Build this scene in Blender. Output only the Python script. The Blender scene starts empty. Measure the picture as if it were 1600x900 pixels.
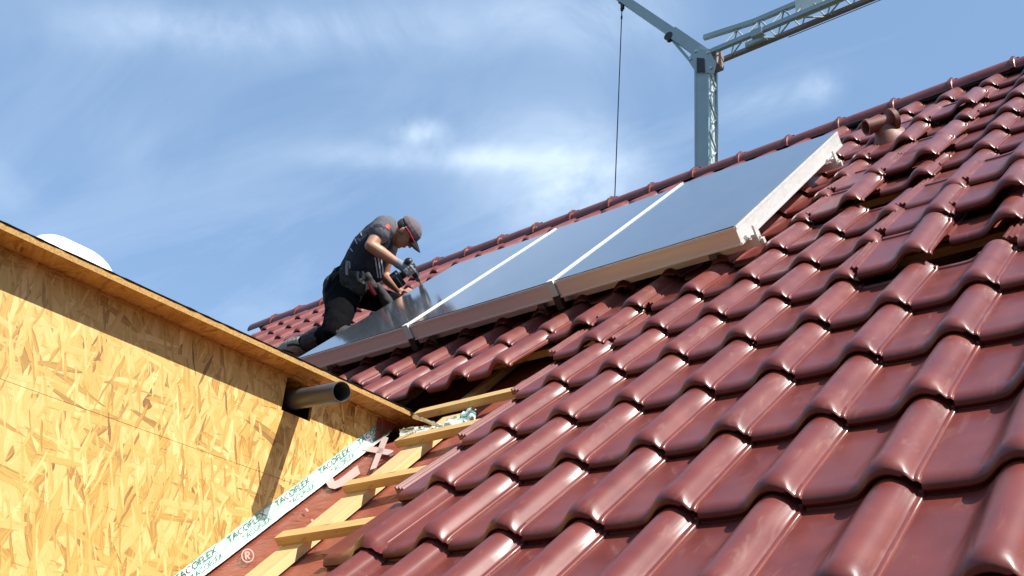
import bpy, bmesh, math, random
from mathutils import Vector, Matrix, Euler, noise
random.seed(7)
rad = math.radians
S2 = math.sqrt(.5)

# ------------------------------------------------------------------ camera
# calibrated from the photograph: ridge direction, up-slope direction and roof normal in camera axes (right, up, forward)
F_PX = 1657.86
AX = Vector((0.77152252, 0.2375907, -0.59017257)).normalized()
AU = Vector((0.50070083, 0.34553801, 0.79366376)).normalized()
AN = Vector((-0.39249419, 0.90782936, -0.1476285)).normalized()
AY = ((AU - AN) * S2).normalized()          # horizontal, into the house
AZ = ((AU + AN) * S2).normalized()          # vertical; the roof pitch is 45 degrees
ZC = 6.0                                     # camera height above the ground
HC = 1.05                                    # camera height over the tile plane
CAM = Vector((0, 0, ZC))
scene = bpy.context.scene
cd = bpy.data.cameras.new('camera')
cam = bpy.data.objects.new('camera', cd)
scene.collection.objects.link(cam)
cd.sensor_width = 36.0
cd.lens = 36.0 * F_PX / 1600.0
cd.clip_start = .05
cd.clip_end = 2000
right = Vector((AX.x, AY.x, AZ.x)); up = Vector((AX.y, AY.y, AZ.y)); fwd = Vector((AX.z, AY.z, AZ.z))
m3 = Matrix((right, up, -fwd)).transposed()
cam.matrix_world = Matrix.Translation(CAM) @ m3.to_4x4()
scene.camera = cam

# ------------------------------------------------------------------ light
SUN = Vector((0.64, 0.02, 0.77)).normalized()   # read from the shadows of the pipe and the eave on the dormer wall
sun_el = math.asin(SUN.z)
sun_az = math.atan2(SUN.x, SUN.y)               # from +Y towards +X
ld = bpy.data.lights.new('sun', 'SUN')
ld.energy = 4.6
ld.angle = rad(.53)
ld.color = (1.0, .955, .88)
lo = bpy.data.objects.new('sun', ld)
scene.collection.objects.link(lo)
lo.rotation_euler = SUN.to_track_quat('Z', 'Y').to_euler()
lo.location = (6, 0, 20)
world = bpy.data.worlds.new('World')
scene.world = world
world.use_nodes = True
world.cycles.sampling_method = 'MANUAL'
world.cycles.sample_map_resolution = 512
scene.cycles.max_bounces = 7
scene.cycles.diffuse_bounces = 3
scene.cycles.glossy_bounces = 4
scene.view_settings.view_transform = 'Standard'
scene.view_settings.look = 'None'
scene.view_settings.exposure = 0.75
scene.view_settings.gamma = 1.0
scene.view_settings.use_curve_mapping = False

# ------------------------------------------------------------------ pixel helpers (photo pixels, 1600 x 900)
def ray(px, py):
    return (right * (px - 800) + up * (450 - py) + fwd * F_PX).normalized()
def at_depth(px, py, z):
    r = right * (px - 800) + up * (450 - py) + fwd * F_PX
    return CAM + r * (z / F_PX)
UPS = Vector((0, S2, S2)); NRM = Vector((0, -S2, S2))
def roof(a, b, e=0.0):
    return CAM + Vector((a, 0, 0)) + UPS * b + NRM * (e - HC)
def roofpx(px, py, e=0.0):
    r = ray(px, py); P = r * ((e - HC) / r.dot(NRM))
    return P.x, P.dot(UPS)
def roofpt(px, py, e=0.0):
    a, b = roofpx(px, py, e); return roof(a, b, e)
def xplane(px, py, x):
    r = ray(px, py); return CAM + r * (x / r.x)
def project(P):
    d = P - CAM; z = d.dot(fwd)
    return 800 + F_PX * d.dot(right) / z, 450 - F_PX * d.dot(up) / z, z

# ------------------------------------------------------------------ world: sky with thin clouds
nt = world.node_tree; nt.nodes.clear()
class NB:
    """small node builder"""
    def __init__(s, nt): s.nt = nt
    def n(s, typ, **kw):
        nd = s.nt.nodes.new(typ)
        ins = kw.pop('ins', {})
        for k, v in kw.items(): setattr(nd, k, v)
        for k, v in ins.items(): s.put(nd.inputs[k], v)
        return nd
    def put(s, sock, v):
        if isinstance(v, bpy.types.NodeSocket): s.nt.links.new(v, sock)
        elif v is not None: sock.default_value = v
    def math(s, op, a, b=None, c=None, clamp=False):
        nd = s.nt.nodes.new('ShaderNodeMath'); nd.operation = op; nd.use_clamp = clamp
        s.put(nd.inputs[0], a)
        if b is not None: s.put(nd.inputs[1], b)
        if c is not None: s.put(nd.inputs[2], c)
        return nd.outputs[0]
    def vmath(s, op, a, b=None, out=0):
        nd = s.nt.nodes.new('ShaderNodeVectorMath'); nd.operation = op
        s.put(nd.inputs[0], a)
        if b is not None: s.put(nd.inputs[1], b)
        return nd.outputs[out]
    def mix(s, f, a, b, blend='MIX'):
        nd = s.nt.nodes.new('ShaderNodeMix'); nd.data_type = 'RGBA'; nd.blend_type = blend
        s.put(nd.inputs[0], f); s.put(nd.inputs[6], a); s.put(nd.inputs[7], b)
        return nd.outputs[2]
    def ramp(s, f, stops):
        nd = s.nt.nodes.new('ShaderNodeValToRGB'); el = nd.color_ramp.elements
        while len(el) < len(stops): el.new(.5)
        for e, (p, c) in zip(el, stops):
            e.position = p; e.color = c if len(c) == 4 else (*c, 1)
        s.put(nd.inputs[0], f); return nd.outputs[0]
    def noise(s, vec, scale, detail=4, rough=.55, dist=0.0, out=0):
        nd = s.nt.nodes.new('ShaderNodeTexNoise')
        s.put(nd.inputs['Vector'], vec); nd.inputs['Scale'].default_value = scale
        nd.inputs['Detail'].default_value = detail; nd.inputs['Roughness'].default_value = rough
        nd.inputs['Distortion'].default_value = dist
        return nd.outputs[out]
    def mapr(s, v, a, b, c=0.0, d=1.0):
        nd = s.nt.nodes.new('ShaderNodeMapRange'); nd.clamp = True
        s.put(nd.inputs[0], v)
        for i, x in enumerate((a, b, c, d)): s.put(nd.inputs[i + 1], x)
        return nd.outputs[0]
B = NB(nt)
sky = B.n('ShaderNodeTexSky', sky_type='NISHITA', sun_disc=False)
sky.sun_elevation = sun_el; sky.sun_rotation = sun_az
sky.altitude = 300; sky.air_density = 1.0; sky.dust_density = 0.6; sky.ozone_density = 1.6
tc = B.n('ShaderNodeTexCoord').outputs['Generated']
sep = B.n('ShaderNodeSeparateXYZ', ins={0: tc})
zz = B.math('MAXIMUM', sep.outputs[2], .06)
plane = B.n('ShaderNodeCombineXYZ', ins={0: B.math('DIVIDE', sep.outputs[0], zz), 1: B.math('DIVIDE', sep.outputs[1], zz), 2: 0.0}).outputs[0]
# cirrus field on a high flat layer
mp = B.n('ShaderNodeMapping', ins={0: plane, 'Rotation': (0, 0, rad(28)), 'Scale': (.55, 1.6, 1)}).outputs[0]
cir = B.noise(mp, 1.3, 6, .62, .9)
cir = B.mapr(cir, .50, .86)
fine = B.noise(tc, 5.5, 5, .62, .7)
puff = B.noise(tc, 16.0, 4, .6, .3)
mask = B.math('MULTIPLY', cir, .35)
# separate cloud banks, each a direction in the sky with a long and a short axis
def bank(px, py, qx, qy, half, amt, soft=(.30, .72), nz=None):
    c = (ray(px, py) + ray(qx, qy)).normalized()
    t = (ray(qx, qy) - ray(px, py)); L = t.length * .5; t.normalize()
    sdir = c.cross(t).normalized()
    S = half / F_PX
    u = B.math('DIVIDE', B.vmath('DOT_PRODUCT', tc, tuple(t), 1), L)
    u = B.math('SUBTRACT', u, c.dot(t) / L)
    v = B.math('DIVIDE', B.vmath('DOT_PRODUCT', tc, tuple(sdir), 1), S)
    v = B.math('SUBTRACT', v, c.dot(sdir) / S)
    r2 = B.math('ADD', B.math('MULTIPLY', u, u), B.math('MULTIPLY', v, v))
    w_ = B.math('DIVIDE', B.math('SUBTRACT', B.vmath('DOT_PRODUCT', tc, tuple(c), 1), 1.0), -.08)   # keeps the bank on its own side of the sky
    fall = B.math('EXPONENT', B.math('MULTIPLY_ADD', B.math('MULTIPLY', w_, w_), -1.0, B.math('MULTIPLY', r2, -1.0)))
    k = B.mapr(nz if nz is not None else fine, soft[0], soft[1])
    return B.math('MULTIPLY', fall, B.math('MULTIPLY', k, amt))
for args in [(40, 40, 560, 45, 32, .62), (300, 75, 900, 20, 45, .34), (780, -20, 1060, 60, 70, .75),
             (480, 240, 900, 250, 20, .75), (610, 208, 700, 206, 20, .8, (.3, .6), puff), (760, 180, 1010, 300, 90, .72),
             (800, 320, 960, 300, 60, .5), (1110, 185, 1300, 130, 24, .85), (1255, 150, 1310, 120, 22, .7, (.3, .65), puff),
             (-40, 240, 40, 330, 24, .5), (100, 230, 420, 260, 70, .22), (650, 270, 1000, 330, 70, .3)]:
    mask = B.math('ADD', mask, bank(*args))
mask = B.math('MULTIPLY', B.math('MINIMUM', mask, 1.0), .92)
hz = B.mapr(sep.outputs[2], .0, .5, .62, .42)      # thin summer veil, stronger near the horizon
skyc = B.mix(hz, sky.outputs[0], (2.25, 3.72, 5.9, 1))
skyc = B.mix(mask, skyc, (4.7, 5.7, 7.0, 1))
bg = B.n('ShaderNodeBackground', ins={0: skyc, 1: .104})
wo = B.n('ShaderNodeOutputWorld', ins={0: bg.outputs[0]})

# ------------------------------------------------------------------ materials
MATS = {}
def mat(name, color=(.5, .5, .5), rough=.5, metal=0.0, coat=0.0, coat_r=.1, spec=.5):
    m = bpy.data.materials.new(name); m.use_nodes = True
    nt = m.node_tree; nt.nodes.clear()
    b = NB(nt)
    p = b.n('ShaderNodeBsdfPrincipled')
    p.inputs['Base Color'].default_value = (*color, 1)
    p.inputs['Roughness'].default_value = rough
    p.inputs['Metallic'].default_value = metal
    p.inputs['Coat Weight'].default_value = coat
    p.inputs['Coat Roughness'].default_value = coat_r
    p.inputs['Specular IOR Level'].default_value = spec
    b.n('ShaderNodeOutputMaterial', ins={0: p.outputs[0]})
    m['_'] = 1
    MATS[name] = m
    return m, b, p
def bump(b, p, h, strength=.3, dist=.002):
    bn = b.n('ShaderNodeBump', ins={'Height': h, 'Strength': strength, 'Distance': dist})
    b.put(p.inputs['Normal'], bn.outputs[0])
def simple(name, color, rough=.5, metal=0.0, var=.12, scale=30, bmp=.15, bd=.001, spec=.5, coat=0.0):
    m, b, p = mat(name, color, rough, metal, coat=coat, spec=spec)
    o = b.n('ShaderNodeTexCoord').outputs['Object']
    nz = b.noise(o, scale, 5, .6)
    lo_ = tuple(c * (1 - var) for c in color); hi_ = tuple(min(1, c * (1 + var)) for c in color)
    b.put(p.inputs['Base Color'], b.mix(nz, (*lo_, 1), (*hi_, 1)))
    b.put(p.inputs['Roughness'], b.mapr(nz, .25, .75, max(.02, rough - .08), min(1, rough + .08)))
    if bmp: bump(b, p, b.noise(o, scale * 4, 4, .6), bmp, bd)
    return m

# glazed tile
m, b, p = mat('glazed_maroon_clay', (.15, .035, .034), .3, coat=.30, coat_r=.18, spec=.28)
o = b.n('ShaderNodeTexCoord').outputs['Object']
oi = b.n('ShaderNodeObjectInfo').outputs['Random']
off = b.vmath('ADD', o, b.n('ShaderNodeCombineXYZ', ins={0: b.math('MULTIPLY', oi, 37.0), 1: b.math('MULTIPLY', oi, 17.0)}).outputs[0])
big = b.noise(off, 7, 2, .6)
c1 = b.mix(b.mapr(big, .3, .7), (.140, .027, .021, 1), (.205, .045, .031, 1))
c1 = b.mix(b.math('MULTIPLY', oi, .45), c1, (.168, .044, .036, 1))
dust = b.mapr(b.noise(b.vmath('MULTIPLY', off, (3.0, .8, 3.0)), 9, 3, .65, .6), .58, .80)
c1 = b.mix(b.math('MULTIPLY', dust, .32), c1, (.33, .19, .14, 1))
speck = b.mapr(b.noise(off, 120, 3, .6), .68, .76)
c1 = b.mix(b.math('MULTIPLY', speck, .3), c1, (.38, .20, .16, 1))
b.put(p.inputs['Base Color'], c1)
b.put(p.inputs['Roughness'], b.math('ADD', b.mapr(big, .25, .75, .35, .41), b.math('MULTIPLY', dust, .2)))
b.put(p.inputs['Coat Roughness'], b.mapr(b.noise(off, 14, 5, .6),   .3, .7, .165, .20))
bump(b, p, b.math('ADD', b.noise(off, 18, 3, .55), b.math('MULTIPLY', b.noise(off, 260, 1, .5), .08)), .065, .004)
# bare terracotta for the vent stub
simple('terracotta', (.20, .062, .038), .55, var=.25, scale=25, bmp=.3)
# OSB
def osb(name, dark, mid, light, gloss=.55):
    m, b, p = mat(name, mid, gloss)
    uv = b.n('ShaderNodeUVMap').outputs[0]
    wob = b.vmath('ADD', uv, b.vmath('MULTIPLY', b.vmath('SUBTRACT', b.noise(uv, 14, 3, .5, out=1), (.5, .5, .5)), (.016, .016, 0)))
    tone = None; edge = None
    layers = [(86, .26, .062, 0), (36, .22, .050, .50), (108, .24, .052, .45), (144, .22, .046, .58), (64, .20, .036, .52), (122, .20, .034, .58), (92, .18, .024, .64), (8, .16, .024, .84), (166, .16, .022, .86), (76, .11, .012, .80), (109, .10, .010, .82)]
    for i, (ang, L, Wd, thr) in enumerate(layers):
        v = b.n('ShaderNodeMapping', ins={0: wob, 'Location': (i * 3.17, i * 1.7, 0), 'Rotation': (0, 0, -rad(ang))}).outputs[0]
        v = b.vmath('MULTIPLY', v, (1 / L, 1 / Wd, 1))
        vo = b.n('ShaderNodeTexVoronoi', voronoi_dimensions='2D', ins={'Vector': v, 'Scale': 1.0, 'Randomness': 1.0})
        s3 = b.n('ShaderNodeSeparateColor', ins={0: vo.outputs['Color']})
        fib = b.noise(b.vmath('MULTIPLY', v, (1.1, 8, 1)), 1.0, 2, .68)
        t = b.math('ADD', b.math('MULTIPLY_ADD', s3.outputs[0], .68, .18), b.math('MULTIPLY', b.math('SUBTRACT', fib, .5), .8))
        t = b.math('ADD', t, b.math('SUBTRACT', b.math('MULTIPLY', b.math('GREATER_THAN', s3.outputs[2], .93), .30), b.math('MULTIPLY', b.math('LESS_THAN', s3.outputs[2], .07), .24)))
        rim = b.mapr(vo.outputs['Distance'], .52, .82)
        t = b.math('SUBTRACT', t, b.math('MULTIPLY', rim, .20))
        if tone is None: tone = t; hgt = s3.outputs[1]
        else:
            mk = b.math('MULTIPLY', b.math('GREATER_THAN', s3.outputs[1], thr), b.math('LESS_THAN', vo.outputs['Distance'], .78))
            f = b.n('ShaderNodeMix', data_type='FLOAT', ins={0: mk, 2: tone, 3: t}); tone = f.outputs[0]
            f2 = b.n('ShaderNodeMix', data_type='FLOAT', ins={0: mk, 2: hgt, 3: b.math('ADD', s3.outputs[2], .15 * i)}); hgt = f2.outputs[0]
    col = b.ramp(tone, [(0.0, dark), (.14, tuple(.6 * x + .4 * y for x, y in zip(dark, mid))), (.34, mid), (.66, tuple(.55 * x + .45 * y for x, y in zip(mid, light))), (1.0, light)])
    # thin dark slivers and knots
    v = b.n('ShaderNodeMapping', ins={0: wob, 'Rotation': (0, 0, -rad(78)), 'Scale': (9, 130, 1)}).outputs[0]
    sl = b.math('MULTIPLY', b.math('GREATER_THAN', b.noise(v, 1.0, 2, .5), .70), .55)
    col = b.mix(sl, col, (*tuple(c * .7 for c in dark), 1))
    v = b.n('ShaderNodeMapping', ins={0: wob, 'Rotation': (0, 0, -rad(120)), 'Scale': (12, 120, 1)}).outputs[0]
    sl = b.math('MULTIPLY', b.math('GREATER_THAN', b.noise(v, 1.0, 2, .5), .72), .5)
    col = b.mix(sl, col, (*tuple(c * .8 for c in dark), 1))
    blot = b.mapr(b.noise(uv, 3.2, 4, .6), .3, .75)
    col = b.mix(b.math('MULTIPLY', blot, .28), col, (*tuple(c * .78 for c in mid), 1))
    b.put(p.inputs['Base Color'], col)
    bump(b, p, hgt, .5, .0016)
    return m
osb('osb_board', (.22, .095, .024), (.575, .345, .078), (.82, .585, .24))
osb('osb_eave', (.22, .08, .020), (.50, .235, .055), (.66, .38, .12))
simple('osb_edge', (.52, .30, .09), .8, var=.85, scale=120, bmp=.9, bd=.004)
# timber
def timber(name, a, c):
    m, b, p = mat(name, a, .62)
    o = b.n('ShaderNodeTexCoord').outputs['Object']
    g = b.noise(b.vmath('MULTIPLY', o, (1.2, 40, 40)), 2.0, 5, .6, .3)
    col = b.mix(b.mapr(g, .3, .72), (*a, 1), (*c, 1))
    kn = b.mapr(b.noise(b.vmath('MULTIPLY', o, (1, 2.5, 2.5)), 9, 2, .4), .69, .76)
    col = b.mix(b.math('MULTIPLY', kn, .7), col, (.20, .09, .03, 1))
    b.put(p.inputs['Base Color'], col)
    bump(b, p, g, .3, .001)
timber('fresh_spruce', (.70, .47, .19), (.56, .33, .11))
timber('fresh_spruce_pale', (.74, .55, .26), (.62, .42, .18))
# membrane
m, b, p = mat('red_membrane', (.30, .085, .055), .5)
o = b.n('ShaderNodeTexCoord').outputs['Object']
nz = b.noise(o, 6, 5, .6)
b.put(p.inputs['Base Color'], b.mix(nz, (.25, .055, .034, 1), (.36, .098, .058, 1)))
b.put(p.inputs['Roughness'], b.mapr(nz, .3, .7, .38, .6))
fold = b.noise(b.vmath('MULTIPLY', o, (2.5, 9, 2.5)), 2.2, 4, .55, .8)
bump(b, p, b.math('ADD', b.math('MULTIPLY', fold, 1.0), b.math('MULTIPLY', b.noise(o, 300, 2, .5), .03)), .7, .02)
simple('print_white', (.62, .46, .42), .6, var=.12, scale=40, bmp=.2)
simple('print_green', (.004, .10, .062), .4, var=.15, scale=40, bmp=0)
# sealing tape: pale mint film with printed stripes (uv in metres, v across)
m, b, p = mat('sealing_tape', (.7, .86, .78), .22, coat=.4, coat_r=.12)
uvn = b.n('ShaderNodeSeparateXYZ', ins={0: b.n('ShaderNodeUVMap').outputs[0]})
u, v = uvn.outputs[0], uvn.outputs[1]
vv = b.math('ADD', v, b.math('MULTIPLY', b.math('SUBTRACT', b.noise(b.n('ShaderNodeUVMap').outputs[0], 9, 2), .5), .004))
col = None
fac = 0.0
for cpos, wd in ((.003, .0012), (.031, .0014), (.0355, .0008), (.0655, .0014), (.0615, .0007)):
    s_ = b.math('LESS_THAN', b.math('ABSOLUTE', b.math('SUBTRACT', vv, cpos)), wd)
    fac = s_ if col is None else b.math('MAXIMUM', fac, s_); col = 1
pat = b.mapr(b.noise(b.vmath('MULTIPLY', b.n('ShaderNodeUVMap').outputs[0], (8, 20, 1)), 1.0, 3), .35, .7)
base = b.mix(pat, (.66, .84, .76, 1), (.80, .88, .84, 1))
gap = b.mapr(b.math('FRACT', b.math('MULTIPLY', u, 1 / .28)), .86, .88)
base = b.mix(gap, base, (.90, .92, .92, 1))
base = b.mix(b.math('MULTIPLY', fac, b.math('SUBTRACT', 1.0, gap)), base, (.04, .36, .24, 1))
b.put(p.inputs['Base Color'], base)
bump(b, p, b.noise(b.vmath('MULTIPLY', b.n('ShaderNodeUVMap').outputs[0], (1, 3, 1)), 26, 4, .6, .6), .6, .006)
simple('foil', (.40, .42, .36), .25, var=.2, scale=30, bmp=.6, bd=.004)
# metals, plastics, glass
simple('white_aluminium', (.80, .80, .76), .42, 0.0, var=.05, scale=8, bmp=.08)
m, b, p = mat('bare_aluminium', (.74, .70, .66), .38, 1.0)
o = b.n('ShaderNodeTexCoord').outputs['Object']
b.put(p.inputs['Roughness'], b.mapr(b.noise(b.vmath('MULTIPLY', o, (1, 30, 30)), 3, 4), .3, .7, .33, .48))
m, b, p = mat('collector_glass', (.12, .135, .15), .12, spec=.9, coat=1.0, coat_r=.10)
o = b.n('ShaderNodeTexCoord').outputs['Object']
b.put(p.inputs['Coat Roughness'], b.mapr(b.noise(o, 2.5, 4, .6), .3, .7, .075, .14))
sm = b.mapr(b.noise(b.vmath('MULTIPLY', o, (3, 1, 1)), 3.5, 6, .65), .35, .8)
b.put(p.inputs['Base Color'], b.mix(sm, (.105, .122, .140, 1), (.155, .170, .185, 1)))
m, b, p = mat('anodised', (.8, .78, .74), .36, .5)
o = b.n('ShaderNodeTexCoord').outputs['Object']
nz = b.noise(b.vmath('MULTIPLY', o, (1, 22, 22)), 2.5, 4)
b.put(p.inputs['Roughness'], b.mapr(nz, .3, .7, .34, .5)); b.put(p.inputs['Base Color'], b.mix(nz, (.76, .74, .70, 1), (.86, .84, .80, 1)))
simple('hook_steel', (.20, .18, .17), .5, .5, var=.25, scale=30)
simple('dark_steel', (.05, .048, .046), .45, .6, var=.3, scale=30)
simple('steel', (.55, .55, .53), .35, 1.0, var=.15, scale=30)
simple('grey_pvc', (.080, .076, .074), .36, var=.08, scale=14, bmp=.05)
simple('pvc_inside', (.10, .11, .11), .5, var=.1, scale=14, bmp=.05)
simple('bitumen_felt', (.018, .018, .02), .9, var=.4, scale=140, bmp=1.0, bd=.006)
m, b, p = mat('dome_acrylic', (.86, .88, .86), .25)
p.inputs['Subsurface Weight'].default_value = .25
simple('dome_frame', (.62, .66, .60), .5, var=.1, scale=20)
simple('crane_grey', (.33, .40, .395), .5, .15, var=.16, scale=2.2, bmp=.1)
simple('crane_pale', (.52, .60, .56), .5, .1, var=.16, scale=2.2, bmp=.1)
simple('crane_rust', (.26, .20, .18), .6, .2, var=.3, scale=3, bmp=.2)
simple('crane_panel', (.60, .63, .56), .6, var=.1, scale=3)
simple('added_trees', (.022, .036, .014), .9, var=.6, scale=.35, bmp=.8, bd=.5)
simple('wire_rope', (.05, .05, .052), .5, .6, var=.2, scale=60)
simple('render_wall', (.62, .58, .50), .9, var=.08, scale=20, bmp=.4, bd=.003)
m, b, p = mat('site_ground', (.12, .10, .06), .95)
o = b.n('ShaderNodeTexCoord').outputs['Object']
b.put(p.inputs['Base Color'], b.mix(b.mapr(b.noise(o, .12, 6, .6), .4, .62), (.020, .032, .012, 1), (.045, .038, .028, 1)))
bump(b, p, b.noise(o, 3, 5, .6), .6, .1)
# worker
def cloth(name, col, rough=.85, var=.2):
    m, b, p = mat(name, col, rough, spec=.25)
    o = b.n('ShaderNodeTexCoord').outputs['Object']
    nz = b.noise(o, 9, 5, .6)
    b.put(p.inputs['Base Color'], b.mix(nz, (*tuple(c * (1 - var) for c in col), 1), (*tuple(c * (1 + var) for c in col), 1)))
    f = b.noise(b.vmath('MULTIPLY', o, (1, 1, .6)), 11, 4, .55, 1.2)
    bump(b, p, b.math('ADD', f, b.math('MULTIPLY', b.noise(o, 500, 2), .06)), .55, .02)
cloth('shirt_charcoal', (.036, .040, .056)); cloth('sleeve_grey', (.115, .115, .130)); cloth('trouser_black', (.0040, .0040, .0052), .95)
MATS['trouser_black'].node_tree.nodes['Principled BSDF'].inputs['Specular IOR Level'].default_value = .08
cloth('trouser_grey', (.055, .052, .056)); cloth('cap_grey', (.16, .13, .14)); cloth('cap_dark', (.018, .015, .018))
cloth('pouch_leather', (.045, .043, .042), .7); cloth('glove_grey', (.26, .26, .28)); cloth('boot_tan', (.36, .31, .26), .8); cloth('boot_dark', (.03, .028, .027), .8)
simple('stripe_white', (.52, .54, .60), .7, var=.1, scale=50, bmp=.2)
simple('emblem_red', (.55, .09, .06), .7, var=.1, scale=50, bmp=.2)
m, b, p = mat('skin', (.44, .225, .135), .48)
o = b.n('ShaderNodeTexCoord').outputs['Object']
b.put(p.inputs['Base Color'], b.mix(b.noise(o, 22, 5, .6), (.36, .165, .095, 1), (.50, .27, .165, 1)))
p.inputs['Subsurface Weight'].default_value = .12
p.inputs['Subsurface Radius'].default_value = (.012, .005, .003)
bump(b, p, b.noise(o, 240, 3), .2, .001)
simple('hair_dark', (.045, .028, .020), .7, var=.4, scale=200, bmp=.8, bd=.003)
simple('lip', (.28, .10, .075), .5, var=.1, scale=60, bmp=0)
simple('eye_dark', (.03, .02, .018), .3, var=.1, scale=60, bmp=0)
simple('glasses_red', (.30, .02, .03), .25, var=.1, scale=30, bmp=0)
simple('tool_black', (.018, .019, .02), .42, var=.2, scale=40)
simple('tool_grey', (.20, .21, .20), .4, var=.15, scale=40)
simple('tool_red', (.55, .03, .025), .4, var=.15, scale=40)
simple('tool_teal', (.02, .12, .11), .42, var=.15, scale=40)

# ------------------------------------------------------------------ mesh helpers
COL = scene.collection
def link(o, parent=None):
    COL.objects.link(o)
    if parent is not None: o.parent = parent
    return o
def tag(o, label=None, cat=None, group=None, kind=None):
    if label: o['label'] = label
    if cat: o['category'] = cat
    if group: o['group'] = group
    if kind: o['kind'] = kind
    return o
def empty(name, loc=(0, 0, 0), label=None, cat=None, group=None):
    o = bpy.data.objects.new(name, None); o.empty_display_size = .1
    link(o); o.location = loc
    tag(o, label, cat, group); return o
def finish(bm, name, material, parent=None, smooth=None, uv=False, recalc=True):
    """bmesh in world coordinates -> object whose mesh is stored relative to its parent's origin"""
    if recalc: bmesh.ops.recalc_face_normals(bm, faces=bm.faces[:])
    me = bpy.data.meshes.new(name); bm.to_mesh(me); bm.free()
    mats = material if isinstance(material, (list, tuple)) else [material]
    for k in mats: me.materials.append(MATS[k])
    if smooth is not None:
        for f in me.polygons: f.use_smooth = True
        if smooth < 179: me.set_sharp_from_angle(angle=rad(smooth))
    o = bpy.data.objects.new(name, me)
    if parent is None:
        # origin at the base centre of the mesh
        vs = [v.co for v in me.vertices]
        c = Vector((sum(v.x for v in vs) / len(vs), sum(v.y for v in vs) / len(vs), min(v.z for v in vs)))
        me.transform(Matrix.Translation(-c)); link(o); o.location = c
    else:
        root = parent; offs = Vector(root.location)
        while root.parent is not None: root = root.parent; offs = offs + root.location
        me.transform(Matrix.Translation(-offs)); link(o, parent)
    return o
def frame(x, y, z, o):
    M = Matrix((x, y, z)).transposed().to_4x4(); M.translation = o; return M
RF = lambda a, b, e=0.0: frame(Vector((1, 0, 0)), UPS, NRM, roof(a, b, e))   # roof frame
def add_box(bm, lo_, hi_, M=None, bev=0.0, uvl=None, mi=0):
    x0, y0, z0 = lo_; x1, y1, z1 = hi_
    vs = [bm.verts.new(v) for v in ((x0, y0, z0), (x1, y0, z0), (x1, y1, z0), (x0, y1, z0), (x0, y0, z1), (x1, y0, z1), (x1, y1, z1), (x0, y1, z1))]
    fs = [bm.faces.new([vs[i] for i in q]) for q in ((3, 2, 1, 0), (4, 5, 6, 7), (0, 1, 5, 4), (1, 2, 6, 5), (2, 3, 7, 6), (3, 0, 4, 7))]
    for f in fs: f.material_index = mi
    if bev > 0:
        es = list({e for f in fs for e in f.edges})
        r = bmesh.ops.bevel(bm, geom=es, offset=bev, segments=2, affect='EDGES', profile=.6)
        nv = {v for f in r['faces'] for v in f.verts} | {v for v in vs if v.is_valid}
        stack = list(nv); seen = set(nv)
        while stack:
            v = stack.pop()
            for e in v.link_edges:
                w = e.other_vert(v)
                if w not in seen: seen.add(w); stack.append(w)
        vs = list(seen)
    if M is not None:
        for v in vs: v.co = M @ v.co
    return vs
def uv_dominant(bm):
    """uv in metres from the dominant axis of each face"""
    l = bm.loops.layers.uv.verify()
    for f in bm.faces:
        f.normal_update(); n = f.normal; ax = max(range(3), key=lambda i: abs(n[i]))
        for lp in f.loops:
            c = lp.vert.co
            lp[l].uv = (c.y, c.z) if ax == 0 else ((c.y, c.x) if ax == 2 else (c.x, c.z))
def tube(bm, pts, r, seg=10, cap=True, r2=None):
    """swept round bar through world points; r is a number or a list"""
    pts = [Vector(p) for p in pts]; n = len(pts)
    rs = r if isinstance(r, (list, tuple)) else [r] * n
    rings = []; prev = None
    for i, p in enumerate(pts):
        d = (pts[min(i + 1, n - 1)] - pts[max(i - 1, 0)]).normalized()
        a = prev if prev is not None else (Vector((0, 0, 1)) if abs(d.z) < .9 else Vector((1, 0, 0)))
        x = (a - d * a.dot(d)).normalized(); y = d.cross(x); prev = x
        rings.append([bm.verts.new(p + (x * math.cos(2 * math.pi * k / seg) + y * math.sin(2 * math.pi * k / seg)) * rs[i]) for k in range(seg)])
    for i in range(n - 1):
        for k in range(seg):
            bm.faces.new((rings[i][k], rings[i][(k + 1) % seg], rings[i + 1][(k + 1) % seg], rings[i + 1][k]))
    if cap:
        bm.faces.new(rings[0][::-1]); bm.faces.new(rings[-1])
    return rings
def bar(bm, p, q, w, h, upv=Vector((0, 0, 1)), bev=0.0):
    """rectangular bar from p to q"""
    p = Vector(p); q = Vector(q); d = q - p; L = d.length; d.normalize()
    x = d.cross(upv)
    if x.length < 1e-4: x = Vector((1, 0, 0))
    x.normalize(); y = x.cross(d)
    add_box(bm, (-w / 2, 0, -h / 2), (w / 2, L, h / 2), frame(x, d, y, p), bev)
def part(name, material, parent, fn, smooth=None, uv=False):
    bm = bmesh.new(); fn(bm)
    if uv: bmesh.ops.recalc_face_normals(bm, faces=bm.faces[:]); uv_dominant(bm)
    return finish(bm, name, material, parent, smooth)
#@@STRUCT
# ------------------------------------------------------------------ ground
def ground_fn(bm):
    vs = [bm.verts.new(v) for v in ((-900, -900, 0), (900, -900, 0), (900, 900, 0), (-900, 900, 0))]; bm.faces.new(vs)
g = part('ground', 'site_ground', None, ground_fn); tag(g, 'building site ground far below the roof', 'ground', kind='structure')

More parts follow.
